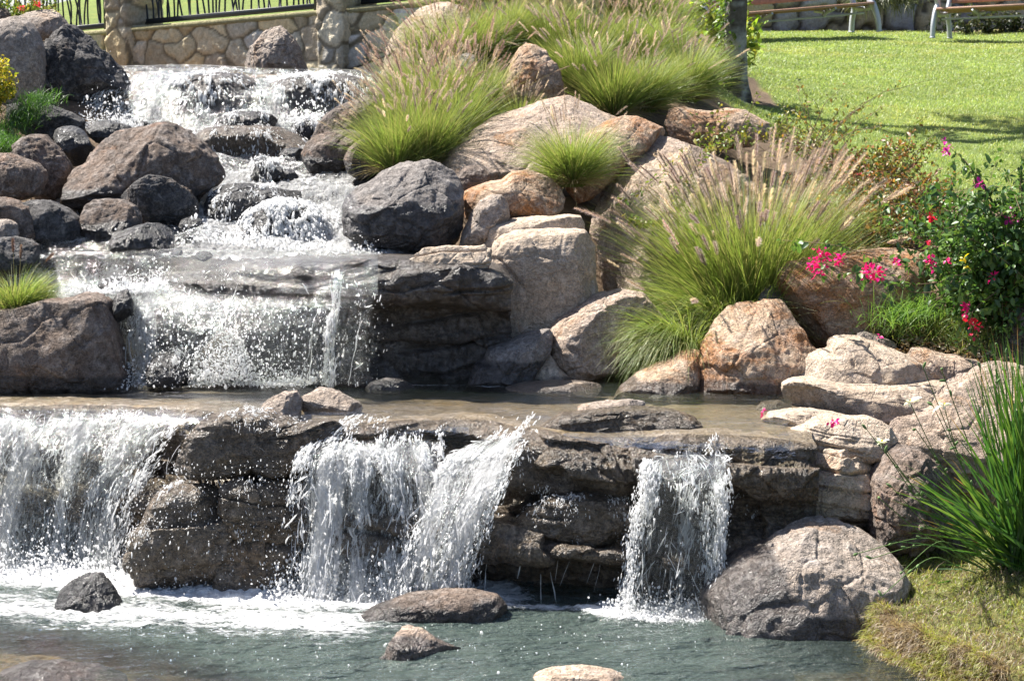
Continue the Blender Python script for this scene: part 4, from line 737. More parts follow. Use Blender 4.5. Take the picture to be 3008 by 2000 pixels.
# water draped over rocks
def drape(keys, n, size,  dfun, root=None, loc=None, name='water_strands', seed=1, label=None, off=.006):
    r = np.random.RandomState(seed); vs, fs, k0 = [], [], 0
    for key in keys:
        o = ROCKS[key]; me = o.data; m = len(me.vertices); V = np.empty(m * 3, np.float32); me.vertices.foreach_get('co', V); V = V.reshape(-1, 3) + np.array(o.location); N = np.empty(m * 3, np.float32); me.vertices.foreach_get('normal', N); N = N.reshape(-1, 3)
        i = r.randint(0, m, n * 8); P, Q = V[i], N[i]; px, py = proj(P); q = P * np.array([1, 1, .35]); cl = .5 * vn(q * 8, 3) + .5 * vn(q * 22, 4) + .4 * vn(q * 50, 5)
        k = (Q[:, 1] < .45) & (Q[:, 2] > -.5) & (r.rand(len(i)) < sst(-.15, .55, cl) * dfun(px, py)); P, Q = P[k][:n], Q[k][:n]
        D = np.array([0, 0, -1.]) - (Q @ np.array([0, 0, -1.]))[:, None] * Q; P = P + Q * (off + r.exponential(off, len(P)))[:, None] + r.normal(0, .004, P.shape)
        A, F = drops(P, size * .72, r, 6.0, None, D + 1e-4); vs.append(A); fs.append(F + k0); k0 += len(A)
    V = np.concatenate(vs); o = mesh(name, V, [np.concatenate(fs)], M['drop'], root, V.mean(0) if loc is None else loc); o['kind'] = 'stuff'
    if label: o['label'] = label
    return o
drape(['R7a'], 9000, .0040, lambda px, py: np.clip(1.0 - .85 * sst(655, 720, px) * (1 - sst(300, 350, py)) - .8 * (1 - sst(222, 250, py)), .04, 1), topfall, np.array(topfall.location), seed=2)
drape(['R7b'], 7500, .0040, lambda px, py: np.clip(1.0 - .8 * sst(940, 1010, px) - .75 * (1 - sst(226, 250, py)) , .05, 1), topfall, np.array(topfall.location), seed=3)
drape(['R74'], 16000, .0036, lambda px, py: np.clip(.95 - .35 * (1 - sst(604, 640, py)), .1, 1), mroot, np.array(mroot.location), seed=4)
tag(drape(['R9', 'R8', 'R26', 'R25', 'R10'], 1300, .0030, lambda px, py: .35 + .3 * np.sin(px * .05), None, None, 'thin_water', 5), 'thin broken film of water sliding over the wet rocks of the upper stream', 'water', kind='stuff')
tag(drape(['R60', 'R59', 'R63f', 'R63h', 'R70', 'R71', 'R63g', 'R72'], 1500, .0019, lambda px, py: .5 + 0 * px, None, None, 'thin_water', 6), 'glistening trickles running over the wet ledge blocks', 'water', kind='stuff')
cq = np.linspace(20, 1110, 12); f_ = lambda xs, ys: np.interp(cq, xs, ys); lp = f_([0, 450, 750, 1200], [745, 752, 768, 778]); yy_ = np.interp(cq, cols2, yl2)
G = lattice([W(cq, 738 * np.ones(12), 11.05 * np.ones(12)) + [0, 0, .012], W(cq, lp - 8, yy_ + .16) + [0, 0, .03], W(cq, lp + 4, yy_ - .03) + [0, 0, .02], W(cq, lp + 45, yy_ - .10), W(cq, lp + 95, yy_ - .15)], 420, 150); q = G.reshape(-1, 3); vq = np.tile(np.linspace(0, 1, 150), 420); pr = proj(q)
q = q + np.array([0, -.4, .9]) * (.016 * fbm(q * np.array([9, 7, 9]), 4, 3) + .007 * fbm(q * 30, 3, 5))[:, None]
tag(mesh('upper_lip_water', q, gridF(420, 150), M['torrent'], extra={'foam': .30 + .30 * fbm(q * 4, 3, 9) + .25 * sst(.5, .9, vq) * (1 - sst(500, 750, pr[0])) - .5 * sst(700, 1050, pr[0])}), kind='structure')
# left front fall
kY = [lambda p_: yLf(p_) + .10, lambda p_: yLf(p_) - .08, lambda p_: yLf(p_) - .19, lambda p_: np.minimum(yLf(p_) - .22, yBf(p_) - .02), lambda p_: yBf(p_) - .14]
fy = lambda px, k: kY[k](px)
d1 = lambda u, v: (.45 + .55 * sst(.16, .36, v)) * np.clip(1 - .9 * np.exp(-((u - .31 - .02 * v) / .055) ** 2) * (1 - sst(.3, .6, v)) - .75 * sst(.30, .5, v) * np.exp(-((u - .62) / .09) ** 2) - .8 * sst(.3, .55, v) * np.exp(-((u - .12) / .1) ** 2) * .8 - .5 * sst(.78, .95, u) - .55 * np.exp(-((u - .48 + .05 * v) / .05) ** 2) * sst(.35, .55, v), .03, 1)
waterfall('left fall of the front ledge, leaning leftwards in long slanting streams', rr([1192, 1222, 1310, 1450, 1665], [[-60, 60, 150, 260, 370, 480, 560], [-70, 50, 140, 250, 355, 465, 545], [-90, 20, 100, 215, 300, 405, 480], [-110, 0, 60, 180, 245, 330, 400], [-130, -20, 30, 150, 205, 290, 350]], fy),
    n=1500, r0=.006, dens=d1, veil=.60, nd=4000, dsize=.0035, seed=11, wob=.018, outw=.10, nuv=(300, 260), tilt=.3)
# central fall
d2 = lambda u, v: (.15 + .85 * sst(.2, .42, v)) * np.clip(.95 - .4 * np.exp(-((u - .82) / .05) ** 2) * sst(.2, .5, v) - .45 * np.exp(-((u - .55) / .12) ** 2) * sst(.3, .6, v) - .5 * (1 - sst(.05, .3, v)) * sst(.25, .4, u), .1, 1)
waterfall('central front fall, the widest and whitest curtain dropping into the foam', rr([1212, 1290, 1365, 1550, 1745], [[1040, 1070, 1100, 1150, 1220, 1300], [935, 990, 1050, 1120, 1200, 1290], [893, 960, 1040, 1120, 1210, 1300], [858, 940, 1030, 1120, 1225, 1320], [835, 925, 1020, 1120, 1235, 1340]], fy),
    n=2300, r0=.0068, dens=d2, veil=.74, nd=9000, dsize=.004, seed=12, wob=.03, outw=.16, nuv=(300, 300), drop_over=.1, amp=.035)
waterfall('smooth stream sweeping down leftwards into the right side of the central curtain', rr([1212, 1285, 1355, 1500, 1745], [[1460, 1505, 1550, 1590], [1400, 1450, 1500, 1550], [1305, 1375, 1450, 1515], [1235, 1310, 1385, 1450], [1150, 1230, 1315, 1385]], lambda px, k: fy(px, k) - [0, 0, .05, .08, .05][k]),
    n=1100, r0=.006, dens=lambda u, v: (.3 + .7 * sst(.15, .4, v)) * .95 * (1 - .6 * sst(.72, .98, u)), veil=.68, nd=3500, dsize=.0035, seed=13, wob=.02, outw=.10, nuv=(160, 260))
d3 = lambda u, v: np.clip(.25 + .75 * np.maximum.reduce([np.exp(-((u - c) / .07) ** 2) for c in (.12, .5, .88)]) - .0 + .5 * (1 - sst(.1, .45, v)) * sst(.0, .12, v), .04, 1)
waterfall('thin broken right fall of the front ledge, split into three ropes of drops', rr([1268, 1330, 1400, 1550, 1795], [[1950, 1990, 2040, 2090, 2130], [1900, 1955, 2030, 2090, 2140], [1880, 1945, 2025, 2090, 2140], [1850, 1930, 2015, 2080, 2130], [1820, 1900, 1985, 2060, 2115]], lambda px, k: fy(px, k) - .04),
    n=800, r0=.0055, dens=d3, veil=.42, nd=2800, dsize=.0042, seed=14, wob=.02, outw=.10, nuv=(180, 260), length=(.06, .3))
# drips under the undercut and splashes at the feet of the falls
rng = np.random.RandomState(77); mb = []
V, F = strands(lattice([W([1380, 1600, 1800, 2000, 2200], [1590, 1600, 1605, 1600, 1600], 8.62), W([1380, 1600, 1800, 2000, 2200], 1785, 8.6)], 200, 60), 26, .0014, rng, wob=.004, outw=.05, length=(.3, .9), m=40)
o = mesh('water_drips', V, F, M['drop'], None, (0.7, 8.6, .2)); tag(o, 'fine threads of water dripping from the undercut of the front ledge', 'drips', kind='stuff')
V, F = strands(lattice([W([440, 600, 700, 850], [1260, 1270, 1290, 1320], [8.98, 8.92, 8.9, 8.85]), W([420, 580, 690, 840], 1420, 8.86), W([400, 570, 680, 830], 1690, 8.72)], 200, 60), 14, .0015, rng, wob=.012, outw=.06, length=(.05, .3))
o = mesh('water_drips', V, F, M['drop'], None, (-1.4, 8.8, .4)); tag(o, 'thin trickles over the brown ledge face between the left and central falls', 'drips', kind='stuff')
def splash(a, b, n, hgt, size, seed, fwd=.12):
    r = np.random.RandomState(seed); t = r.rand(n)[:, None]; C = np.asarray(a) * (1 - t) + np.asarray(b) * t
    C = C + r.normal(0, 1, (n, 3)) * np.array([.05, fwd, 0]); C[:, 1] -= fwd * .5; C[:, 2] += r.exponential(hgt, n) * np.clip(1 + vn(C * 8, 3), .3, 2); return drops(C, size, r, 1.5)
vs, fs, nn_ = [], [], 0
for a, b, n, h, s, f_ in [((gp(-100, 1660), gp(430, 1690), 3000, .05, .0030, .10)), ((gp(825, 1740), gp(1370, 1750), 6500, .035, .0031, .08)), ((gp(1800, 1795), gp(2090, 1800), 2400, .028, .0028, .06)), ((gp(430, 1690), gp(900, 1720), 900, .07, .002, .12)), ((gp(300, 1850), gp(1600, 1880), 140, .008, .0022, .3)), ((gp(1500, 1850), gp(2200, 1880), 45, .008, .002, .2))]:
    V, F = splash([*a, .0], [*b, .0], n, h, s, n, f_); vs.append(V); fs.append(F + nn_); nn_ += len(V)
for a, b, n, h, s, f_ in [(W(330, 1128, 10.02), W(900, 1130, 9.95), 3000, .045, .0028, .05), (W(600, 1110, 9.9), W(720, 1110, 9.9), 1600, .10, .0024, .05), (W(280, 860, 10.4), W(480, 850, 10.3), 1600, .03, .0032, .06), (W(250, 372, 13.8), W(420, 380, 13.8), 1200, .05, .004, .1), (W(560, 700, 11.2), W(1120, 745, 10.9), 2600, .03, .0034, .12), (W(850, 360, 13.8), W(950, 350, 13.8), 300, .05, .005, .06)]:
    V, F = splash(a, b, n, h, s, n + 3, f_); vs.append(V); fs.append(F + nn_); nn_ += len(V)
# stray drops in front of the wet ledge faces
r = np.random.RandomState(5); k = 800; px_ = r.uniform(380, 900, k); py_ = r.uniform(1350, 1690, k) ; V, F = drops(W(px_, py_, 8.68 + r.rand(k) * .1), .0015, r, 3.0, .2); vs.append(V); fs.append(F + nn_); nn_ += len(V)
k = 900; V, F = drops(W(r.uniform(420, 1000, k), r.uniform(900, 1120, k), 9.85 + r.rand(k) * .1), .0022, r, 3.0, .1); vs.append(V); fs.append(F + nn_); nn_ += len(V)
o = mesh('spray', np.concatenate(vs), [np.concatenate(fs)], M['drop'], None, (0, 9, .2)); tag(o, 'splashing white drops at the feet of the falls', 'spray', kind='stuff')
# ---------------------------------------------------------------- grass, flowers, shrubs
def ribbons(base, az, lean, L, droop, width, m=6, colA=None, colB=None, rng=None, wind=(0, 0), twist=.6, curl=0.0):
    """N curved blades as tapered ribbons; returns verts, quads, colours"""
    N = len(base); t = np.linspace(0, 1, m)[None, :, None]; h = np.stack([np.cos(az), np.sin(az), 0 * az], -1)[:, None] ; L = L[:, None, None]
    ln = lean[:, None, None]; dr = np.broadcast_to(droop, (N,))[:, None, None]
    ang = ln + dr * t ** 1.5
    dirs = np.sin(ang) * h + np.cos(ang) * np.array([0, 0, 1.]); st = dirs * L / (m - 1); P = np.cumsum(st, 1) - st[:, :1]
    P = P + base[:, None] + np.array([wind[0], wind[1], 0]) * (t ** 2) * L
    side = np.cross(dirs[:, 0], h[:, 0] + rng.normal(0, twist, (N, 3))); side /= np.linalg.norm(side, axis=1, keepdims=True) + 1e-9
    w = (np.broadcast_to(width, (N,))[:, None, None]) * (np.clip(1.0 - t ** 2.2, .04, 1)) * .5
    V = np.stack([P - side[:, None] * w, P + side[:, None] * w], 2).reshape(-1, 3)
    i = (np.arange(N) * m * 2)[:, None]; j = np.arange(m - 1)[None] * 2; a = i + j
    F = np.stack([a, a + 1, a + 3, a + 2], -1).reshape(-1, 4)
    c = colA[:, None] * (1 - t) + colB[:, None] * t; C = np.repeat(c[:, :, None], 2, 2).reshape(-1, 3)
    return V, F, C, P
def pick(rng, pal, n, var=.12):
    pal = np.array(pal); c = pal[rng.randint(0, len(pal), n)]; return np.clip(c * np.exp(rng.normal(0, var, (n, 1))), 0, 1)
GR = [(.15, .25, .045), (.20, .29, .055), (.11, .20, .035), (.27, .31, .08), (.18, .28, .05)]
GRT = [(.32, .38, .12), (.26, .35, .09), (.42, .40, .19), (.22, .33, .07)]
def plume_mesh(mb, P, rng, hair=.013, col=((.56, .46, .46), (.68, .58, .55), (.46, .36, .37)), n=95, part=.62):
    """bottle-brush seed head on the last stretch of a stalk P"""
    m = len(P); i0 = int(m * part); Q = P[i0:]; k = len(Q); hair = hair * .9; c0 = pick(rng, col, 1, .15)[0]
    T_ = np.gradient(Q, axis=0); T_ /= np.linalg.norm(T_, axis=1, keepdims=True) + 1e-9
    t = rng.uniform(0, k - 1.001, n); i = t.astype(int); f = (t - i)[:, None]; B = Q[i] * (1 - f) + Q[i + 1] * f; D = T_[i]
    r = rng.normal(0, 1, (n, 3)); r -= (r * D).sum(1, keepdims=True) * D; r /= np.linalg.norm(r, axis=1, keepdims=True) + 1e-9
    tap = np.sin(np.pi * np.clip(.12 + .86 * t / k, 0, 1)) ** .6; tip = B + (D * .9 + r * .95) * (hair * tap * rng.uniform(.6, 1.15, n))[:, None]
    s = np.cross(D, r) * .0017; V = np.stack([B - s, B + s, tip], 1).reshape(-1, 3)
    C = np.repeat(c0 * np.exp(rng.normal(0, .12, (n, 1))), 3, 0); mb.add(V, np.arange(n * 3).reshape(-1, 3), np.clip(C, 0, 1))
    mb.tube(Q[::2] if k > 6 else Q, np.full(len(Q[::2] if k > 6 else Q), .0022) * np.sin(np.linspace(.5, 3.0, len(Q[::2] if k > 6 else Q))) ** .5, 5, c0 * .8, cap=False)
def make_clump(seed, n=1500, R=.10, h=.6, spread=.75, droop=1.1, width=.004, nplume=26, ph=.75, wind=(.0, 0), pal=GR, palt=GRT, hair=.021, plean=.55, pcol=((.56, .46, .46), (.68, .58, .55), (.46, .36, .37)), pn=150, plen=.15, az0=None, azs=1.0):
    rng = np.random.RandomState(seed); g = MB(); pl = MB()
    def azi(k): return rng.uniform(0, 2 * np.pi, k) if az0 is None else az0 + rng.normal(0, azs, k)
    a = azi(n); rad = R * np.sqrt(rng.rand(n)); b = np.stack([rad * np.cos(a), rad * np.sin(a), rng.uniform(-.03, 0, n)], -1)
    lean = np.abs(rng.normal(0, spread * .55, n)) + .05 + rad / R * spread * .35; L = h * rng.uniform(.55, 1.15, n)
    V, F, C, _ = ribbons(b, a + rng.normal(0, .35, n), lean, L, droop * rng.uniform(.5, 1.4, n), width * rng.uniform(.6, 1.3, n), 7, pick(rng, pal, n) * .8, pick(rng, palt, n), rng, wind)
    g.add(V, F, C)
    nd = n // 8; a = azi(nd); b = np.stack([R * np.cos(a), R * np.sin(a), 0 * a], -1)   # dry straw at the skirt
    V, F, C, _ = ribbons(b, a, rng.uniform(.6, 1.4, nd), h * rng.uniform(.3, .6, nd), .8, width, 5, pick(rng, [(.34, .27, .15), (.28, .22, .12)], nd), pick(rng, [(.42, .35, .2)], nd), rng); g.add(V, F, C)
    if nplume:
        a = azi(nplume) + rng.normal(0, .3, nplume); rad = R * .7 * np.sqrt(rng.rand(nplume)); b = np.stack([rad * np.cos(a), rad * np.sin(a), 0 * a], -1)
        V, F, C, P = ribbons(b, a, np.abs(rng.normal(0, plean * .6, nplume)) + .08, ph * rng.uniform(.72, 1.12, nplume), .30 * rng.uniform(.2, 2.2, nplume), .0026, 34, pick(rng, [(.3, .32, .1)], nplume), pick(rng, [(.42, .34, .2)], nplume), rng, wind)
        g.add(V, F, C)
        for k in range(nplume): plume_mesh(pl, P[k], rng, hair, pcol, pn, 1 - plen * rng.uniform(.75, 1.2) / ph)
    return g, pl
def clump_obj(name, label, cat, loc, g, pl, group=None, rz=0, sc=1.0):
    root = empty(name, (0, 0, 0), label, cat, group, 'thing')
    o = g.build('blades', M['blade'], None, (0, 0, 0)); o.parent = root; COL.objects
    if pl.n: p_ = pl.build('plumes', M['plume'], None, (0, 0, 0)); p_.parent = root
    root.location = Vector([float(v) for v in loc]); root.rotation_euler.z = rz; root.scale = (sc, sc, sc); return root
def copy_clump(src, label, loc, rz, sc):
    r = src.copy(); COL.objects.link(r); r.location = Vector([float(v) for v in loc]); r.rotation_euler.z = rz; r.scale = (sc, sc, sc); r['label'] = label
    for ch in list(src.children): c = ch.copy(); COL.objects.link(c); c.parent = r
    return r
gA = 'fountain grass tufts on the mound'
protos = []
spots = [  # px, py, Y, scale, proto, label
 (1160, 498, 12.2, .72, 0, 'fountain grass tuft spilling over the small round brown boulder'),
 (1250, 490, 12.3, .78, 1, 'fountain grass tuft directly above the big grey boulder, second from the stream'),
 (1215, 445, 12.7, .78, 2, 'fountain grass tuft with pink plumes leaning over the stream above the brown boulder'),
 (1330, 440, 12.7, .78, 0, 'fountain grass tuft at the left end of the broad flat-topped tan boulder'),
 (1290, 370, 13.2, .8, 1, 'fountain grass tuft just below the half buried grey rock'),
 (1400, 365, 13.2, .75, 2, 'fountain grass tuft left of the foot of the pointed tan rock'),
 (1230, 350, 13.5, .75, 0, 'fountain grass tuft at the foot of the big pinkish boulder, near the stream'),
 (1525, 345, 12.95, .5, 1, 'short fountain grass tuft in front of the pointed tan rock'),
 (1680, 525, 11.55, .68, 3, 'green fountain grass tuft rooted between the broad tan boulder and the egg shaped one'),
 (1800, 305, 13.6, .75, 1, 'fountain grass tuft behind the top of the egg shaped boulder'),
 (1890, 340, 13.9, .8, 3, 'dense green fountain grass tuft left of the low orange boulder at the lawn edge'),
 (2010, 335, 14.6, .85, 3, 'tall fountain grass tuft beside the dark stump and the tree'),
 (1700, 290, 13.9, .75, 0, 'fountain grass tuft right of the pointed tan rock'),
 (1290, 225, 14.1, .8, 2, 'dark-plumed fountain grass tuft in front of the big pinkish boulder'),
 (1370, 200, 14.4, .85, 3, 'green fountain grass tuft above the half buried grey rock'),
 (1480, 175, 14.7, .85, 1, 'fountain grass tuft just behind the tip of the pointed tan rock, on its left'),
 (1610, 185, 14.7, .85, 0, 'fountain grass tuft just behind the pointed tan rock, on its right'),
 (1740, 215, 14.7, .85, 2, 'fountain grass tuft in the second row above the egg shaped boulder'),
 (1850, 220, 14.9, .85, 0, 'fountain grass tuft in the second row, two tufts left of the tree'),
 (1935, 225, 15.4, .85, 1, 'fountain grass tuft in the second row, next to the tree'),
 (1400, 95, 15.8, 1.1, 3, 'back row fountain grass tuft right beside the big pinkish boulder'),
 (1510, 100, 15.9, 1.1, 2, 'back row fountain grass tuft second from the big pinkish boulder'),
 (1620, 100, 15.9, 1.1, 0, 'back row fountain grass tuft third from the big pinkish boulder'),
 (1730, 110, 16.1, 1.1, 1, 'back row fountain grass tuft third from the tree'),
 (1850, 115, 16.4, 1.15, 2, 'back row fountain grass tuft second from the tree'),
 (1930, 125, 16.8, .9, 0, 'back row fountain grass tuft nearest the tree'),
]
specs = [dict(seed=1, n=2300, h=.66, spread=.60, droop=.55, nplume=60, ph=.86, wind=(-.04, 0)), dict(seed=2, n=2200, h=.64, spread=.56, droop=.5, nplume=55, ph=.84), dict(seed=3, n=2100, h=.62, spread=.55, droop=.5, nplume=70, ph=.90, wind=(-.05, 0), pcol=((.47, .34, .34), (.56, .43, .41), (.37, .26, .27))), dict(seed=4, n=2800, h=.64, spread=.66, droop=.7, nplume=24, ph=.78)]
prot = [None] * 4
for k, (px, py, Y, sc, pi, lab) in enumerate(spots):
    loc = T(px, py, Y); w = W(px, py, Y); loc[2] = max(loc[2], w[2] - .15) if pi != 3 or Y > 12 else w[2] - .03
    rz = (k * 2.399) % 6.283 if pi not in (0, 2) else 0.3 * ((k % 5) - 2)
    if prot[pi] is None:
        g, pl = make_clump(**specs[pi]); prot[pi] = clump_obj('fountain_grass', lab, 'ornamental grass', loc, g, pl, gA, rz, sc)
    else: copy_clump(prot[pi], lab, loc, rz, sc)
# the great clump in front of the huge boulder: one tall tuft and two that flop over the rocks
gB = 'big fountain grass tufts between the boulders'
g, pl = make_clump(seed=11, n=6500, R=.24, h=.98, spread=.45, droop=.6, width=.0042, nplume=190, ph=1.10, hair=.025, plean=.47, pn=230, plen=.17, wind=(-.02, 0))
clump_obj('fountain_grass', 'tallest fountain grass tuft with many pinkish plumes right of the huge leaning boulder', 'ornamental grass', W(2200, 975, 11.05), g, pl, gB)
g, pl = make_clump(seed=12, n=3600, R=.16, h=.64, spread=.75, droop=1.4, width=.0042, nplume=30, ph=.88, az0=math.pi * 1.02, azs=.8, hair=.024, plean=.75, pn=230, plen=.16)
clump_obj('fountain_grass', 'bright green tuft leaning left in front of the tallest tuft, with a few pale plumes', 'ornamental grass', W(2150, 1010, 10.75), g, pl, gB)
g, pl = make_clump(seed=13, n=3200, R=.13, h=.52, spread=.8, droop=1.9, width=.004, nplume=0, az0=math.pi * 1.12, azs=.6)
clump_obj('fountain_grass', 'green tuft without plumes drooping down to the middle water', 'ornamental grass', W(2030, 1050, 10.4), g, pl, gB)
g, pl = make_clump(seed=14, n=1100, R=.09, h=.27, spread=.7, droop=.8, width=.0035, nplume=3, ph=.43, pcol=((.25, .17, .17), (.32, .22, .2)), plean=.3, hair=.017, pn=420, plen=.085, az0=.2, azs=1.5)
clump_obj('fountain_grass', 'small grass tuft with three dark plumes at the left edge above the brown sloping boulder', 'ornamental grass', W(45, 905, 10.25), g, pl)
g, pl = make_clump(seed=15, n=220, R=.04, h=.14, spread=.8, droop=.6, width=.003, nplume=0)
clump_obj('grass_tuft', 'tiny sparse grass tuft on top of the brown sloping boulder', 'grass tuft', W(120, 892, 10.25), g, pl)

# leaves and twigs
_LT = np.array([[0, 0, 0], [.35, .26, .09], [.35, -.26, .09], [.35, 0, 0], [.75, .18, .02], [.75, -.18, .02], [1, 0, -.12], [.75, 0, -.05]])
_LF = np.array([[0, 3, 1], [0, 2, 3], [3, 7, 4], [3, 4, 1], [2, 5, 7], [2, 7, 3], [7, 6, 4], [5, 6, 7]])
def leaves(mb, P, D, size, cols_, rng, up=.6, wide=1.0):
    N = len(P); D = D / (np.linalg.norm(D, axis=1, keepdims=True) + 1e-9); U = rng.normal(0, 1, (N, 3)); U[:, 2] = np.abs(U[:, 2]) + up; S = np.cross(U, D); S /= np.linalg.norm(S, axis=1, keepdims=True) + 1e-9; U = np.cross(D, S)
    s = (size * np.exp(rng.normal(0, .25, N)))[:, None, None]
    V = (D[:, None] * _LT[None, :, :1] + S[:, None] * _LT[None, :, 1:2] * wide + U[:, None] * _LT[None, :, 2:3]) * s + P[:, None]
    mb.add(V.reshape(-1, 3), (_LF[None] + (np.arange(N) * 8)[:, None, None]).reshape(-1, 3), np.repeat(cols_, 8, 0))
def twig(rng, a, b, sag=.1, n=14, wig=.02):
    a, b = np.array(a, float), np.array(b, float); t = np.linspace(0, 1, n)[:, None]; L = np.linalg.norm(b - a)
    P = a * (1 - t) + b * t + np.array([0, 0, 1]) * (4 * t * (1 - t)) * sag * L; o = rng.rand(3) * 30
    return P + wig * np.stack([vn(P * 6 + o, 1), vn(P * 6 + o, 2), vn(P * 6 + o, 3)], -1) * t
def leafy(mbl, mbs, P, rng, n, size, pal, r0=.003, spread=.02, down=.4, frm=.1, wide=1.0):
    m = len(P); t = rng.uniform(frm * (m - 1), m - 1.01, n); i = t.astype(int); f = (t - i)[:, None]; B = P[i] * (1 - f) + P[i + 1] * f + rng.normal(0, spread, (n, 3)) * .5
    D = rng.normal(0, 1, (n, 3)) + np.array([0, 0, -down]); leaves(mbl, B, D, size, pick(rng, pal, n, .2), rng, wide=wide)
    mbs.tube(P, np.linspace(r0, r0 * .35, m), 5, (.17, .12, .07))
def flower_cluster(root, pos, rng, n=14, r=.03, size=.024, pal=((.72, .02, .25), (.62, .015, .30)), name='flower_cluster', label=None, mat='petal'):
    n = int(n * 1.8); mb = MB(); P = np.array(pos) + rng.normal(0, r * .45, (n, 3)); leaves(mb, P, P - np.array(pos) + rng.normal(0, .012, (n, 3)), size * .75, pick(rng, pal, n, .15), rng, wide=1.35)
    o = mb.build(name, M[mat], root)
    if label: o['label'] = label
    return o
BG = [(.07, .15, .03), (.05, .12, .025), (.10, .20, .04), (.055, .11, .035), (.14, .24, .05)]
rng = np.random.RandomState(40)
# the magenta flower bush at the right edge
base = W(2960, 1000, 10.15); root = empty('bougainvillea', base, 'sprawling dark green bush with magenta flowers at the right edge', 'flowering shrub')
ml, ms = MB(), MB()
tips = []
for k in range(125):
    px, py, Y = rng.uniform(2640, 3120), rng.uniform(570, 950), rng.uniform(9.8, 11.0)
    if py > 800 + (px - 2640) * .9 or py < 720 - (px - 2600) * .5 - 60: px = rng.uniform(2800, 3120)
    if py > 1000 - 0 and px < 2800: continue
    tips.append((px, py, Y))
for px, py, Y in tips:
    P = twig(rng, W(rng.uniform(2930, 3060), rng.uniform(900, 1000), 10.3), W(px, py, Y), rng.uniform(.05, .3), 16, .06); leafy(ml, ms, P, rng, 66, .042, BG, .004, .07, .5, .35)
for k in range(60):  # twiggy outline growth
    t = tips[rng.randint(len(tips))]; a = W(*t); b = a + rng.normal(0, .16, 3) + np.array([-.03, 0, .05]); P = twig(rng, a, b, .1, 8, .03); leafy(ml, ms, P, rng, 16, .036, BG, .002, .01, .4, 0)
bra = [[(2900, 800, 10.2), (2700, 835, 9.9), (2500, 800, 9.7), (2395, 765, 9.65)], [(2850, 840, 10.1), (2700, 860, 9.85), (2600, 825, 9.75), (2520, 800, 9.7)], [(2960, 700, 10.3), (2900, 560, 10.3), (2840, 480, 10.3), (2785, 430, 10.3)], [(2990, 700, 10.4), (2920, 600, 10.3), (2880, 560, 10.3), (2870, 535, 10.3)], [(3010, 700, 10.4), (3000, 560, 10.4), (2998, 500, 10.4), (3005, 455, 10.4)], [(2880, 900, 10), (2840, 930, 9.95), (2850, 970, 9.9), (2862, 1000, 9.9)],
       [(2800, 760, 10), (2600, 760, 9.9), (2450, 720, 9.9), (2290, 705, 10.2)], [(2800, 700, 10.2), (2700, 620, 10.2), (2640, 600, 10.2), (2600, 610, 10.2)]]
for q in bra:
    P = catm(np.array([W(*c) for c in q]), 26); leafy(ml, ms, P, rng, 34 if q[0][1] != 700 else 20, .040, BG, .0035, .012, .9, .05)
    for j in range(3, 24, 3):
        b = P[j] + rng.normal(0, .05, 3) + np.array([0, 0, -.02]); leafy(ml, ms, twig(rng, P[j], b, .1, 5, .01), rng, 5, .038, BG, .0018, .005, .7, .2)
ml.build('leaves', M['leaf'], root); ms.build('stems', M['stem'], root)
for (px, py, Y, n, r, c) in [(2395, 775, 9.6, 22, .04, 0), (2415, 750, 9.6, 22, .04, 0), (2405, 792, 9.6, 14, .03, 0), (2465, 755, 9.65, 10, .022, 0), (2468, 772, 9.65, 7, .02, 0), (2550, 798, 9.6, 26, .04, 0), (2575, 802, 9.6, 18, .035, 0), (2635, 770, 9.7, 8, .018, 0), (2735, 765, 9.8, 10, .022, 0), (2742, 780, 9.8, 6, .018, 0), (2785, 766, 9.8, 4, .01, 0),
        (2838, 899, 9.85, 10, .02, 0), (2833, 922, 9.85, 6, .015, 0), (2845, 945, 9.85, 8, .02, 1), (2862, 952, 9.85, 10, .024, 1), (2866, 980, 9.85, 6, .02, 2), (2774, 432, 10.25, 12, .03, 3), (2780, 445, 10.25, 8, .02, 3), (2874, 540, 10.25, 12, .022, 3), (2965, 617, 10.2, 6, .016, 3), (2965, 645, 10.2, 6, .018, 3), (2981, 642, 10.2, 9, .02, 3), (2735, 637, 10.2, 14, .022, 1), (2728, 711, 10.1, 5, .01, 1), (2915, 812, 9.9, 6, .014, 0)]:
    pal = [((.78, .015, .24), (.68, .012, .20)), ((.75, .02, .06), (.65, .03, .10)), ((.6, .02, .08), (.5, .03, .1)), ((.50, .02, .34), (.60, .03, .38))][c]
    flower_cluster(root, W(px, py, Y - .06), rng, n, r, .026, pal)
for (px, py) in [(2830, 761), (2843, 782)]: flower_cluster(root, W(px, py, 9.75), rng, 3, .008, .03, ((.75, .6, .03),), 'yellow_leaf')
# fallen blossoms
def fallen(px, py, Y, lab, n=9, dz=.012):
    mb = MB(); c = W(px, py, Y) + np.array([0, 0, dz]); P = c + rng.normal(0, .008, (n, 3)) * np.array([1, 1, .4]); D = P - c + rng.normal(0, .01, (n, 3)); leaves(mb, P, D, .022, pick(rng, [(.70, .01, .22)], n), rng, wide=1.3); o = mb.build('fallen_flower', M['petal']); tag(o, lab, 'flower', 'fallen magenta flowers')
fallen(2450, 1244, 8.7, 'magenta blossom lying on the pale layered rock', 12); fallen(2236, 1214, 9.25, 'single magenta petal on the smallest pale rock at the water edge', 5); fallen(2583, 994, 10.02, 'magenta petal lying behind the cracked boulder', 4)
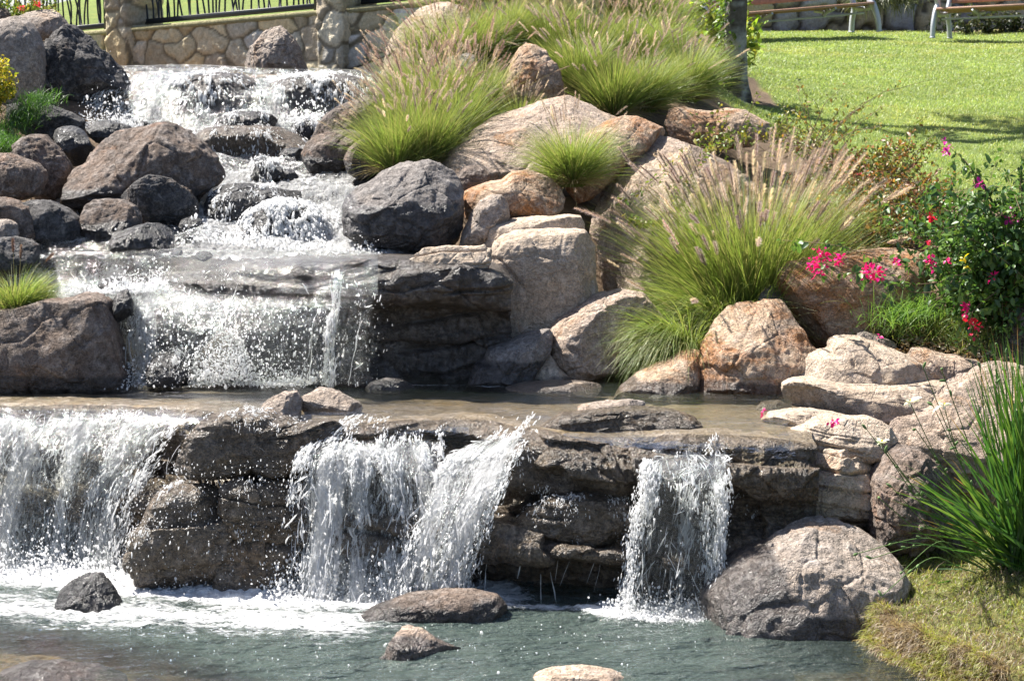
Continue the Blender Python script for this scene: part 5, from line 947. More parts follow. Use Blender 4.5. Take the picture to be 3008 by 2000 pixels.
# low brown-orange undergrowth between lawn and boulders
UG = [(.30, .13, .04), (.22, .10, .04), (.14, .17, .03), (.35, .19, .05), (.10, .14, .03), (.18, .20, .05)]; UG2 = [(.13, .19, .03), (.20, .24, .04), (.28, .26, .05), (.09, .13, .03)]
def ugshrub(name, lab, spots_, seed, pal, size=.028, ntw=9, h=.28, nl=24, flowers=()):
    r = np.random.RandomState(seed); base = W(*spots_[0]); root = empty(name, base, lab, 'shrub', 'low shrubs under the lawn'); ml, ms = MB(), MB()
    for (px, py, Y) in spots_:
        b = W(px, py, Y)
        for k in range(ntw):
            e = b + r.normal(0, 1, 3) * np.array([h * .75, h * .5, h * .35]) + np.array([0, 0, h * .6]); P = twig(r, b + r.normal(0, .04, 3) * np.array([1, 1, .1]), e, .1, 9, .04); leafy(ml, ms, P, r, nl, size, pal, .003, .03, .2, .2)
    ml.build('leaves', M['leaf'], root); ms.build('stems', M['stem'], root)
    for f_ in flowers: flower_cluster(root, W(*f_), r, 8, .018, .024, ((.75, .05, .12), (.8, .12, .2)))
    return root
def spread(x0, x1, y0, y1, Ya, Yb_, n, seed):
    r = np.random.RandomState(seed); out = []
    for k in range(n):
        px, py = r.uniform(x0, x1), r.uniform(y0, y1); f = (py - y0) / (y1 - y0 + 1e-6); Y = Ya + (Yb_ - Ya) * f; w = W(px, py, Y); g_ = T(px, py, Y); out.append((px, py, Y))
    return out
ugshrub('low_shrub', 'reddish brown leafy undergrowth with pink blooms right of the tallest grass tuft', spread(2440, 2620, 520, 680, 12.9, 11.6, 13, 1), 51, UG, flowers=[(2518, 516, 12.6), (2552, 520, 12.6), (2519, 577, 12.3)])
ugshrub('low_shrub', 'orange-brown leafy undergrowth below the bare soil patch', spread(2600, 2800, 620, 740, 12.2, 11.2, 12, 2), 52, UG)
ugshrub('low_shrub', 'green and brown undergrowth directly above the black stained boulder', spread(2380, 2620, 690, 745, 11.6, 11.1, 11, 3), 53, UG + UG2, h=.2)
ugshrub('low_shrub', 'sparse yellow-green creeping shrub over the low orange boulder', spread(2090, 2330, 400, 470, 13.6, 12.6, 10, 4), 54, UG2, .030, 6, .22, 16)
ugshrub('low_shrub', 'thin upright sapling shrub at the lawn edge above the tallest grass tuft', [(2400, 440, 12.4), (2420, 420, 12.5), (2440, 470, 12.3), (2380, 460, 12.3)], 55, [(.22, .20, .04), (.30, .20, .05), (.12, .16, .03)], .026, 7, .35, 14)
ugshrub('low_shrub', 'dull green leafy fringe where the lawn meets the undergrowth', spread(2560, 2680, 455, 560, 13.4, 12.4, 8, 6), 56, UG2 + UG, h=.2)
r = np.random.RandomState(61); root = empty('trailing_vine', W(2120, 430, 12.3), 'thin green vine trailing down the face of the huge leaning boulder', 'vine'); ml, ms = MB(), MB()
for q in [[(2150, 420, 12.4), (2040, 440, 11.9), (1960, 500, 11.5), (1880, 560, 11.25), (1808, 602, 11.15)], [(2100, 430, 12.1), (2060, 470, 11.7), (2000, 540, 11.4), (1985, 600, 11.2)], [(1990, 690, 11.1), (1930, 660, 11.1), (1880, 655, 11.1), (1845, 640, 11.1)]]:
    P = catm(np.array([W(*c) for c in q]), 40); leafy(ml, ms, P, r, 120, .028, [(.18, .26, .03), (.12, .2, .03), (.3, .27, .05)], .003, .03, .3, 0)
ml.build('leaves', M['leaf'], root); ms.build('stems', M['stem'], root)

# iris clump at the lower right
root = empty('iris_plant', W(2990, 1690, 8.35), 'tall strappy green iris clump with white flowers and seed pods at the lower right', 'iris'); r = np.random.RandomState(70); mb = MB()
def strap(tips_, r, w0, pal, jit=.05, bx=(2960, 3120), Yb2=8.35, bow=.08, m=14):
    for (px, py, Y) in tips_:
        a = W(r.uniform(*bx), r.uniform(1660, 1720), Yb2 + r.uniform(-.1, .15)); b = W(px, py, Y); t = np.linspace(0, 1, m)[:, None]; d = b - a
        P = a + d * t + np.array([0, 0, 1.]) * (t * (1 - t)) * bow * np.linalg.norm(d) * 2.2 + np.array([-1, 0, 0]) * 0
        s = np.cross(d, r.normal(0, 1, 3)); s /= np.linalg.norm(s); w = w0 * r.uniform(.7, 1.2) * np.clip(1 - t ** 3, .05, 1) * .5; tw = np.cos(t * r.uniform(-1, 1)); 
        V = np.stack([P - s * w, P + s * w], 1).reshape(-1, 3); j = np.arange(m - 1) * 2; c = pick(r, pal, 1, .15)[0]
        cc = c * (1 - .0 * t); tip = np.where(t > .85, 1, 0) * r.choice([0, 0, 1]); cc = cc * (1 - tip) + np.array([.35, .2, .08]) * tip
        mb.add(V, np.stack([j, j + 1, j + 3, j + 2], -1), np.repeat(cc, 2, 0))
IG = [(.06, .15, .025), (.045, .12, .025), (.09, .20, .03), (.14, .24, .05), (.05, .13, .04)]
tp = []
for k in range(330):
    a = r.beta(2.0, 1.6); px = 2700 + a * 560; top = 1560 - 620 * sst(2650, 2900, px) ; tp.append((px, r.uniform(top, top + 330), 8.3 + r.uniform(-.45, .35)))
for k in range(50): tp.append((r.uniform(2590, 2850), r.uniform(1350, 1600), 8.2 + r.uniform(-.3, .2)))
strap(tp, r, .013, IG); mb.build('leaves', M['leaf'], root)
ms = MB(); podp = []; flo = []
for q, kind in [([(2960, 1680), (2760, 1400), (2560, 1050), (2495, 0)], 0)]: pass
stalks = [((2960, 1690), (2760, 1360), (2672, 1180), 'f'), ((2970, 1680), (2820, 1350), (2772, 1190), 'f'), ((2950, 1690), (2700, 1450), (2588, 1300), 'f'), ((2950, 1690), (2700, 1450), (2545, 1260), 'p'), ((2960, 1690), (2800, 1300), (2712, 1080), 'p'), ((2980, 1690), (2830, 1260), (2765, 1085), 'p'), ((2950, 1700), (2720, 1500), (2600, 1325), 'p'),
          ((2940, 1700), (2700, 1560), (2580, 1460), 'p'), ((2930, 1690), (2750, 1570), (2620, 1430), 'p'), ((2940, 1700), (2720, 1580), (2520, 1625), 'p'), ((2940, 1690), (2720, 1600), (2560, 1640), 'p'), ((2930, 1700), (2730, 1640), (2590, 1750), 'p'), ((2930, 1700), (2760, 1590), (2650, 1680), 'p'), ((2980, 1690), (2930, 1250), (2925, 1015), 'p'), ((2990, 1690), (2900, 1300), (2880, 1080), 'p'), ((2990, 1690), (2960, 1300), (2955, 1040), 'p'), ((3000, 1690), (2990, 1300), (2990, 1090), 'p'), ((2970, 1690), (2800, 1420), (2690, 1260), 'p'), ((2970, 1690), (2840, 1400), (2740, 1190), 'p'), ((2990, 1690), (3000, 1500), (2960, 1480), 'p'), ((2950, 1690), (2800, 1560), (2710, 1550), 'p')]
for k, (a, b, c, kind) in enumerate(stalks):
    Y2 = 8.1 - .25 * r.rand(); A, B, C_ = W(*a, 8.35), W(*b, (8.35 + Y2) / 2), W(*c, Y2); P = catm(np.array([A, (A + B) / 2 + .02 * (B - A) , B, C_]), 24)
    ms.tube(P, np.linspace(.0032, .0018, 24), 5, (.10, .17, .05))
    d = P[-1] - P[-3]; d /= np.linalg.norm(d)
    if kind == 'f':
        m2 = MB(); n = 6
        for j in range(n):
            an = j * 2 * np.pi / 3 + (0.5 if j > 2 else 0); dd = np.array([np.cos(an), -.25, np.sin(an) * .5 + .25]); leaves(m2, P[-1:] , dd[None], .036 if j < 3 else .028, np.array([[.85, .85, .82]]), r, wide=1.0)
        leaves(m2, P[-1:] + np.array([[0, -.006, .004]]), np.array([[.2, -.6, .6]]), .014, np.array([[.85, .65, .1]]), r)
        m2.build('flower', M['petal'], root)
    npod = r.randint(1, 4)
    for j in range(npod):
        s0 = P[-1] if (j == 0 and kind == 'p') else P[r.randint(14, 22)]; dj = d + r.normal(0, .45, 3); dj /= np.linalg.norm(dj); e0 = s0 + dj * .028
        m2 = MB(); t = np.linspace(0, 1, 9); m2.tube(s0 + (e0 - s0) * t[:, None] * 1.0, .0062 * np.sin(np.pi * (.08 + .84 * t)) ** .7, 7, (.14, .22, .08)); m2.build('seed_pod', M['stem'], root)
ms.build('stalks', M['stem'], root)

# turf bank at the lower right corner
def patch(poly, n, seed):
    P = np.array(poly); r = np.random.RandomState(seed); x = r.uniform(P[:, 0].min(), P[:, 0].max(), n * 3); y = r.uniform(P[:, 1].min(), P[:, 1].max(), n * 3); k = inpoly(x, y, poly); return x[k][:n], y[k][:n], r
edge = [gp(2530, 1870), gp(2600, 1925), gp(2680, 1965), gp(2780, 2010), gp(2900, 2060)]
bank = [tuple(e) for e in edge] + [(2.2, 6.6), (4.2, 6.2), (4.2, 9.2), (2.0, 9.0), tuple(W(2570, 1700, 8.5)[:2])]
gx, gy = np.meshgrid(np.linspace(1.2, 4.2, 330), np.linspace(6.3, 9.1, 310), indexing='ij'); x, y = gx.ravel(), gy.ravel(); bp_ = np.array(bank)
def bdist(x, y):
    d = np.full(np.shape(x), 9.); 
    for i in range(len(bank)): d = np.minimum(d, segd(x, y, bp_[i], bp_[(i + 1) % len(bank)]))
    return np.where(inpoly(x, y, bank), d, -d)
def bankz(x, y):
    d = bdist(x, y); p = np.stack([x, y, 0 * x], -1); return -.12 + .24 * sst(-.03, .07, d) + .07 * sst(.1, .6, d) + .035 * fbm(p * 5, 3, 4) * sst(0, .1, d) + .015 * fbm(p * 22, 3, 5) + .10 * sst(8.0, 8.7, y)
z = bankz(x, y); c = np.where((z < .09)[:, None], np.array([.13, .09, .05]), np.array([.15, .15, .05])) * (.8 + .4 * (fbm(np.stack([x, y, z], -1) * 12, 3, 2) * .5 + .5))[:, None]
tag(mesh('bank_soil', np.stack([x, y, z], -1), gridF(330, 310), M['soil'], col=c), kind='structure')
x, y, r = patch([tuple(np.array(e) + np.array([-.03, -.03])) for e in edge] + bank[5:], 80000, 5); z = bankz(x, y); d = bdist(x, y); N = len(x); pp = np.stack([x, y, z - .004], -1)
dry = (r.rand(N) < .18 + .72 * (1 - sst(.06, .20, z + .05 * fbm(pp * 7, 3, 9))) + .35 * sst(.05, .45, fbm(pp * 6, 3, 12)))
g1 = pick(r, [(.26, .32, .05), (.34, .38, .07), (.40, .40, .09), (.20, .28, .04)], N); g2 = pick(r, [(.34, .27, .17), (.24, .17, .11), (.42, .35, .22), (.18, .12, .08)], N)
c = np.where(dry[:, None], g2, g1); low = sst(.10, .0, z) if False else np.clip((.10 - z) / .1, 0, 1)
pp[:, 2] = np.maximum(pp[:, 2], .004); L = np.where(dry, r.uniform(.025, .055, N), r.uniform(.018, .045, N)) * np.where(r.rand(N) < .02, 2.4, 1)
V, F, C, _ = ribbons(pp, np.where(low > .4, math.pi * 1.35 + r.normal(0, .6, N), r.uniform(0, 6.28, N)), r.uniform(.1, .9, N) + low * .9, L, r.uniform(.2, 1.6, N), r.uniform(.0022, .004, N), 4, c * .85, c * 1.1, r)
o = mesh('bank_turf', V, F, M['blade'], None, (2.3, 7.8, .1), col=C); tag(o, 'yellow-green mossy turf with brown thatch hanging over the front pool', 'turf', kind='stuff')

N = 12000; k = r.randint(0, len(edge) - 1, N); t = r.rand(N)[:, None]; ea = np.array(edge)[k]; eb = np.array(edge)[k + 1]; bx_ = ea * (1 - t) + eb * t + np.stack([r.uniform(-.01, .10, N), r.uniform(-.01, .10, N)], -1)
bz = bankz(bx_[:, 0], bx_[:, 1]); pp = np.stack([bx_[:, 0], bx_[:, 1], np.maximum(bz, .01)], -1); gm = (fbm(pp * 9, 2, 31) > .1)[:, None]
c = np.where(gm & (r.rand(N) < .6)[:, None], pick(r, [(.30, .34, .06), (.38, .38, .09)], N), pick(r, [(.36, .28, .17), (.27, .19, .12), (.45, .37, .23), (.17, .12, .08)], N))
V, F, C, _ = ribbons(pp, math.pi * 1.25 + r.normal(0, .9, N), r.uniform(.2, 1.6, N), r.uniform(.03, .08, N), r.uniform(.5, 2.2, N), r.uniform(.002, .004, N), 5, c * .85, c * 1.1, r)
o = mesh('bank_turf', V, F, M['blade'], None, (1.8, 7.7, .1), col=C); tag(o, 'ragged brown thatch fringe of the turf bank at the waterline', 'turf', kind='stuff')
# lawn blades
x, y, r = patch(LAWN, 480000, 8); w_ = np.clip((16.5 / y) ** 1.2, 0, 1); k = r.rand(len(x)) < w_; x, y = x[k], y[k]; z = tz(x, y)
vx, vy = proj(np.stack([x, y, z], -1)); k = (vx > 1950) & (vx < 3900) & (vy > 20) & (vy < 800); x, y, z = x[k], y[k], z[k]; N = len(x)
p3 = np.stack([x, y, 0 * x], -1); z = z + .012 * fbm(p3 * 3, 4, 5) + .03 * fbm(p3 * .7, 2, 9)
bare = fbm(p3 * np.array([1.6, 1.2, 1]), 4, 15) + .5 * fbm(p3 * 9, 2, 16); k = (bare < .47) & ~inpoly(x, y, SCAR); x, y, z, p3 = x[k], y[k], z[k], p3[k]; N = len(x)
c = pick(r, [(.26, .36, .10), (.31, .40, .12), (.21, .31, .08), (.38, .42, .16)], N, .14) * (1 + .32 * fbm(p3 * 2.0, 4, 21))[:, None]; c = c + np.array([.07, .03, .02]) * sst(.1, .5, fbm(p3 * 1.1, 3, 22))[:, None]
hh = .026 * (1 + .4 * fbm(p3 * 5, 2, 23)); az = r.uniform(0, 6.28, N); V, F, C, _ = ribbons(np.stack([x, y, z], -1), az, r.uniform(.1, .8, N), hh * r.uniform(.6, 1.5, N), .5, .0045 * (y / 15), 3, c * .9, c * 1.1, r)
o = mesh('lawn_grass', V, F, M['blade'], None, (4, 17, 2), col=np.clip(C, 0, 1)); tag(o, 'closely mown sunlit lawn grass below the benches', 'lawn', kind='stuff')
# left bank grass patch, small turf patches
def tuftpatch(name, lab, pts_, n, seed, h=(.05, .12), pal=None, pix=22, lean=.6):
    r = np.random.RandomState(seed); P = np.array([W(*p_) for p_ in pts_]); k = r.randint(0, len(P) - 1, n); t = r.rand(n)[:, None]; b = P[k] * (1 - t) + P[k + 1] * t + r.normal(0, 1, (n, 3)) * np.array([pix * .0022, .08, pix * .0008])
    V, F, C, _ = ribbons(b, r.uniform(0, 6.28, n), r.uniform(.1, lean + .3, n), r.uniform(*h, n), r.uniform(.2, 1.4, n), .0035, 5, pick(r, pal, n), pick(r, pal, n) * 1.15, r)
    o = mesh(name, V, F, M['blade'], None, b.mean(0), col=np.clip(C, 0, 1)); return tag(o, lab, 'grass', kind='stuff')
LG_SHADED = [(.05, .13, .02), (.07, .17, .025), (.035, .09, .02), (.09, .2, .03)]  # greens darkened, the boulders' shade is put into the colour
tuftpatch('grass', 'green grass with shade in its colour hanging over the dark rocks on the left bank', [(-40, 420, 12.75), (10, 400, 12.8), (40, 370, 12.9), (70, 340, 12.95), (100, 310, 13.0), (130, 290, 13.1)], 3600, 91, (.03, .08), LG_SHADED, 30)
tuftpatch('grass', 'green grass with shade in its colour clinging to the lowest left bank rocks', [(-40, 400, 12.5), (0, 425, 12.4), (25, 430, 12.4), (-20, 445, 12.3)], 1800, 93, (.03, .07), LG_SHADED, 26)
tuftpatch('grass', 'pale green grass and dry leaves under the magenta flower bush', [(2620, 985, 10.3), (2680, 950, 10.4), (2740, 960, 10.4), (2800, 1000, 10.3), (2860, 1020, 10.2)], 5000, 92, (.03, .12), [(.16, .26, .04), (.26, .34, .07), (.34, .30, .14), (.12, .22, .05)], 44)
tuftpatch('grass', 'wild green grass blades beside the black stained boulder', [(2610, 950, 10.2), (2660, 930, 10.3), (2720, 930, 10.3)], 500, 95, (.12, .26), [(.14, .30, .05), (.22, .36, .07)], 30, .9)
r = np.random.RandomState(96); mb = MB(); n = 900; px = r.uniform(2640, 2920, n); py = r.uniform(960, 1075, n); b = W(px, py, 10.35 - .0035 * (py - 960)) + np.array([0, 0, .0]); leaves(mb, b, r.normal(0, 1, (n, 3)) * np.array([1, 1, .3]), .028, pick(r, [(.32, .2, .1), (.22, .13, .07), (.42, .32, .2), (.5, .42, .3)], n), r); o = mb.build('dry_leaves', M['leaf']); tag(o, 'dry fallen leaves under the magenta flower bush', 'leaf litter', kind='stuff')
n = 2600; px = r.uniform(2380, 2860, n); py = r.uniform(520, 750, n); mb = MB(); Y_ = 12.9 - (py - 500) * .0078; xx = W(px, py, Y_); zz_ = tz(xx[:, 0], xx[:, 1]) + .01; xx[:, 2] = zz_; leaves(mb, xx, r.normal(0, 1, (n, 3)) * np.array([1, 1, .3]), .03, pick(r, [(.26, .16, .09), (.20, .12, .07), (.36, .27, .17)], n), r); o = mb.build('dry_leaves', M['leaf']); tag(o, 'dry brown leaves on the slope between the lawn and the boulders', 'leaf litter', kind='stuff')
# yellow shrub and flowers on the left bank
root = empty('yellow_shrub', W(0, 330, 13.0), 'rounded yellow and green shrub cut by the left edge', 'shrub'); r = np.random.RandomState(99); ml, ms = MB(), MB(); c0 = W(-25, 245, 13.0)
for k in range(70):
    d = r.normal(0, 1, 3); d /= np.linalg.norm(d); e = c0 + d * np.array([.17, .16, .20]) * r.uniform(.8, 1.05); P = twig(r, W(-20, 330, 13.0), e, .05, 8, .02); leafy(ml, ms, P, r, 46, .024, [(.62, .50, .03), (.55, .48, .05), (.35, .38, .04), (.70, .58, .08), (.2, .26, .03)], .003, .03, -.4, .5)
ml.build('leaves', M['leaf'], root); ms.build('stems', M['stem'], root)
root = empty('flowering_plant', W(60, 60, 15.2), 'leafy plant with small red flowers behind the top left boulders', 'flowering plant'); ml, ms = MB(), MB()
for k in range(60):
    px = r.uniform(-20, 165); top = r.uniform(-25, 45); P = twig(r, W(px + r.uniform(-20, 20), 75, 15.2), W(px, top, 15.1 + r.uniform(-.2, .2)), .02, 8, .03); leafy(ml, ms, P, r, 18, .034, [(.12, .2, .03), (.2, .26, .04), (.07, .13, .02), (.35, .32, .05)], .003, .02, 0, .1)
ml.build('leaves', M['leaf'], root); ms.build('stems', M['stem'], root)
for p_ in [(110, 5, 15.0), (106, 8, 15.0), (62, 24, 15.0)]: flower_cluster(root, W(*p_), r, 8, .02, .028, ((.8, .03, .08), (.75, .08, .15)))
# ---------------------------------------------------------------- walls, railings, benches, tree
def masonry(name, L, D, Hh, cell, seed, pal, root, loc, rz, shear=0.0, res=.016, mortar=(.30, .26, .19), relief=.03, z0=0.0):
    """rubble wall: a closed box whose stones stand out of the joints; shear raises it along its length"""
    per = [(-L / 2, -D / 2), (L / 2, -D / 2), (L / 2, D / 2), (-L / 2, D / 2), (-L / 2, -D / 2)]
    P, Nn = [], []
    for (a, b), (c, d), nn_ in zip(per[:-1], per[1:], [(0, -1), (1, 0), (0, 1), (-1, 0)]):
        n = max(2, int(math.hypot(c - a, d - b) / (res if nn_ != (0, 1) else .1))); t = np.arange(n) / n; P.append(np.stack([a + (c - a) * t, b + (d - b) * t], -1)); Nn.append(np.tile(nn_, (n, 1)))
    P = np.concatenate(P); Nn = np.concatenate(Nn); k = len(P); nz = int(Hh / res); zv = np.linspace(z0, z0 + Hh, nz)
    V = np.stack([np.repeat(P[:, 0], nz), np.repeat(P[:, 1], nz), np.tile(zv, k)], -1); N3 = np.stack([np.repeat(Nn[:, 0], nz), np.repeat(Nn[:, 1], nz), np.zeros(k * nz)], -1)
    q = V / cell * np.array([.66, .66, .95]) + .22 * np.stack([fbm(V * 5, 2, 1), fbm(V * 5, 2, 2), fbm(V * 5, 2, 3)], -1) + seed
    f1, f2, cid = worley(q, seed, .85); e = f2 - f1; r = np.random.RandomState(seed); pa = np.array(pal); pc = pa[(cid * 997).astype(int) % len(pa)] * (.75 + .5 * ((cid * 7919) % 1))[:, None]
    m = sst(.03, .10, e)[:, None]; C = np.array(mortar) * (1 - m) + pc * m
    d = relief * sst(.02, .22, e) + (.012 * fbm(V * 22, 4, 8, ridge=True) + .02 * fbm(V * 8, 3, 9)) * sst(.04, .15, e) + .01 * (cid - .5)
    V = V + N3 * d[:, None]; V[:, 2] += shear * V[:, 0]
    top = [[x_, y_, z0 + Hh + shear * x_] for x_, y_ in per[:-1]]; nV = len(V); V = np.concatenate([V, np.array(top)]); C = np.concatenate([C, np.tile(mortar, (4, 1))])
    o = mesh(name, V, [gridF(k, nz, wrap=True), np.array([[nV, nV + 1, nV + 2, nV + 3]])], M['masonry'], None, (0, 0, 0), col=C, smooth=True)
    o.location = Vector(loc) if root is None else Vector(loc) - root.location; o.rotation_euler.z = rz
    if root is not None: o.parent = root
    return o
PALW = [(.64, .55, .36), (.58, .49, .33), (.68, .60, .44), (.56, .50, .38), (.60, .56, .48), (.66, .52, .30), (.76, .73, .68), (.56, .47, .34)]
A = W(250, 105, 18.4); B = W(1232, 18, 16.0); d = B - A; Lh = math.hypot(d[0], d[1]); rz = math.atan2(d[1], d[0]); sh = d[2] / Lh; mid = (A + B) / 2
root = empty('stone_wall', (mid[0], mid[1], mid[2] - .9), 'yellowish rubble stone wall with pillars behind the top fall, carrying a metal railing', 'stone wall')
LW = Lh + 3.4
masonry('masonry', LW, .34, 1.0, .21, 3, PALW, root, (mid[0], mid[1], mid[2] - 1.02), rz, sh, relief=.014, mortar=(.24, .20, .13))
ux = np.array([math.cos(rz), math.sin(rz), 0]); vx_ = np.array([-math.sin(rz), math.cos(rz), 0]); Rz = np.array([[math.cos(rz), -math.sin(rz), 0], [math.sin(rz), math.cos(rz), 0], [0, 0, 1]])
sl_ = math.atan(sh); Rs = Rz @ np.array([[math.cos(sl_), 0, -math.sin(sl_)], [0, 1, 0], [math.sin(sl_), 0, math.cos(sl_)]])
def on_wall(px, off=-.0):
    """position along the wall's top under a picture column"""
    dx = (px - 1504) / FPX; s = 0.0
    for _ in range(30):
        p_ = mid + ux * s + vx_ * off; s += (dx * p_[1] / cP - p_[0]) / max(.3, ux[0] - dx * ux[1] / cP)
    return s
mb = MB(); mb.box((0, 0, 0), (LW + .02, .40, .05), Rs, (.34, .31, .17), .012); mb.v = [v + (mid + np.array([0, 0, .0])) for v in mb.v]; o = mb.build('coping', M['masonry'], root)
pil = []
for (px, hw) in ((388, .13), (1000, .135)):
    s = on_wall(px, -.17); c = mid + ux * s; zt = mid[2] + sh * s; pil.append(s)
    masonry('pillar', hw * 2, .46, 1.7, .22, int(px), PALW, root, (c[0] - vx_[0] * .03, c[1] - vx_[1] * .03, zt - .95), rz, 0.0, relief=.012, mortar=(.26, .22, .15))
gR = 'railing panels between the stone pillars'
for (p0, p1, lab, seed, post) in ((-250, 350, 'black metal railing of bent rods left of the pillar, above the dark rock', 5, False), (430, 955, 'black metal railing of bent crossing rods between the two stone pillars', 6, True), (1045, 1330, 'black metal railing right of both pillars, ending behind the grass', 7, True)):
    s0, s1 = on_wall(p0, 0) , on_wall(p1, 0); s0 = max(s0, -LW / 2 + .05) ; r = np.random.RandomState(seed); c = mid + ux * (s0 + s1) / 2; zc = mid[2] + sh * (s0 + s1) / 2
    root_ = empty('metal_railing', (c[0], c[1], zc + .03), lab, 'railing', gR); L_ = s1 - s0
    pt = lambda s, h, o_=0.0: mid + ux * s + vx_ * o_ + np.array([0, 0, sh * s + h])
    for nm, h in (('bottom_rail', .075), ('top_rail', .92)):
        mb = MB(); mb.box((0, 0, 0), (L_, .05, .045), Rs, (1, 1, 1), .004); mb.v = [v + pt((s0 + s1) / 2, h) for v in mb.v]; mb.build(nm, M['iron'], root_)
    for s_ in ([s0 + .03] if post else []) + [s1 - .02]:
        mb = MB(); mb.box(pt(s_, .48), (.065, .06, .94), Rz, (1, 1, 1), .004); mb.build('post', M['iron'], root_)
    nb = min(96, int(L_ / .056)); 
    for k in range(nb):
        s = s0 + .06 + (L_ - .12) * (k + r.uniform(-.35, .35)) / nb; t = np.linspace(0, 1, 9)[:, None]; s2 = np.clip(s + r.normal(0, .075), s0 + .05, s1 - .05); a = r.normal(0, .028); oy = r.uniform(-.015, .015)
        ss = s + (s2 - s) * t[:, 0] + a * np.sin(np.pi * 1.6 * t[:, 0] + r.uniform(0, 2)); ss = np.clip(ss, s0 + .03, s1 - .03)
        P = np.array([pt(sv, .095 + .80 * tv, oy) for sv, tv in zip(ss, t[:, 0])]); mb = MB(); mb.tube(P, .0085, 6, (1, 1, 1)); mb.build('bar', M['iron'], root_)
# wall of large rubble behind the benches
PALR = [(.40, .37, .35), (.46, .38, .28), (.36, .33, .33), (.48, .41, .33), (.42, .40, .42), (.50, .40, .26)]
A = W(2080, 112, 29.5); B = W(3050, 118, 30.5); d = B - A; Lh = math.hypot(d[0], d[1]); rz2 = math.atan2(d[1], d[0]); m2 = (A + B) / 2
root = empty('stone_wall', (m2[0], m2[1], m2[2]), 'low wall of big pale rubble stones behind the two benches', 'stone wall')
masonry('masonry', Lh + 7, .5, 1.35, .42, 9, PALR, root, (m2[0], m2[1] + .3, m2[2] - .35), rz2, 0.0, res=.03, mortar=(.12, .10, .08), relief=.10)
# plants hanging down that wall
for (px0, px1, lab, seed) in ((2500, 2580, 'narrow dark hanging plant on the rubble wall behind the first bench', 1), (2590, 2700, 'feathery plant with drooping leaves hanging between the two benches', 2)):
    r = np.random.RandomState(seed); root = empty('hanging_plant', W((px0 + px1) / 2, -30, 29.2), lab, 'plant', 'plants hanging on the rubble wall'); n = 260; mb = MB(); px = r.uniform(px0, px1, n)
    b = W(px, r.uniform(-40, 10, n), 29.3 + r.rand(n) * .2); V, F, C, P = ribbons(b, r.uniform(np.pi, 2 * np.pi, n), r.uniform(1.4, 2.4, n), r.uniform(.15, .42, n), 1.1, .016, 6, pick(r, [(.10, .14, .05), (.14, .18, .07), (.08, .1, .04)], n), pick(r, [(.2, .2, .1)], n), r); mb.add(V, F, C); mb.build('leaves', M['leaf'], root)
# shaded shrub bed right of the wall
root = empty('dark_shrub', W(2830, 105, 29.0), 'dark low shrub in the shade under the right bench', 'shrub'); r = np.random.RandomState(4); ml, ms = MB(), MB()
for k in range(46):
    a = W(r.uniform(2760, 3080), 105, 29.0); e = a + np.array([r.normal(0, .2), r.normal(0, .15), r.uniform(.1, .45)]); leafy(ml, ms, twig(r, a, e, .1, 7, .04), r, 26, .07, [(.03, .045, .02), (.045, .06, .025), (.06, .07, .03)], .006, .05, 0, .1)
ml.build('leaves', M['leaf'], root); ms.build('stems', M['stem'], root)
# benches
def bar(mb, a, b, w, h, col=(1, 1, 1), bev=.004):
    a, b = np.array(a, float), np.array(b, float); d = b - a; L = np.linalg.norm(d); x_ = d / L; u = np.array([0, 0, 1.]); y_ = np.cross(u, x_); y_ /= np.linalg.norm(y_); z_ = np.cross(x_, y_); mb.box((a + b) / 2, (L, w, h), np.stack([x_, y_, z_], 1), col, bev)
def flat_curve(mb, P, wid, thk, ax):
    """a cast strip following P (in a plane), wid in the plane, thk across it"""
    P = np.asarray(P, float); T_ = np.gradient(P, axis=0); T_ /= np.linalg.norm(T_, axis=1, keepdims=True); ax = np.array(ax, float); N_ = np.cross(T_, ax); wid = np.broadcast_to(wid, (len(P),))[:, None] / 2
    q = [P + N_ * wid - ax * thk / 2, P + N_ * wid + ax * thk / 2, P - N_ * wid + ax * thk / 2, P - N_ * wid - ax * thk / 2]; V = np.stack(q, 1).reshape(-1, 3); m = len(P); i = np.arange(m - 1)[:, None] * 4; j = np.arange(4)[None]
    F = np.stack([i + j, i + (j + 1) % 4, i + 4 + (j + 1) % 4, i + 4 + j], -1).reshape(-1, 4); mb.add(V, F); mb.f4.append(np.array([[0, 1, 2, 3], [m * 4 - 4, m * 4 - 1, m * 4 - 2, m * 4 - 3]]) + mb.n - m * 4)
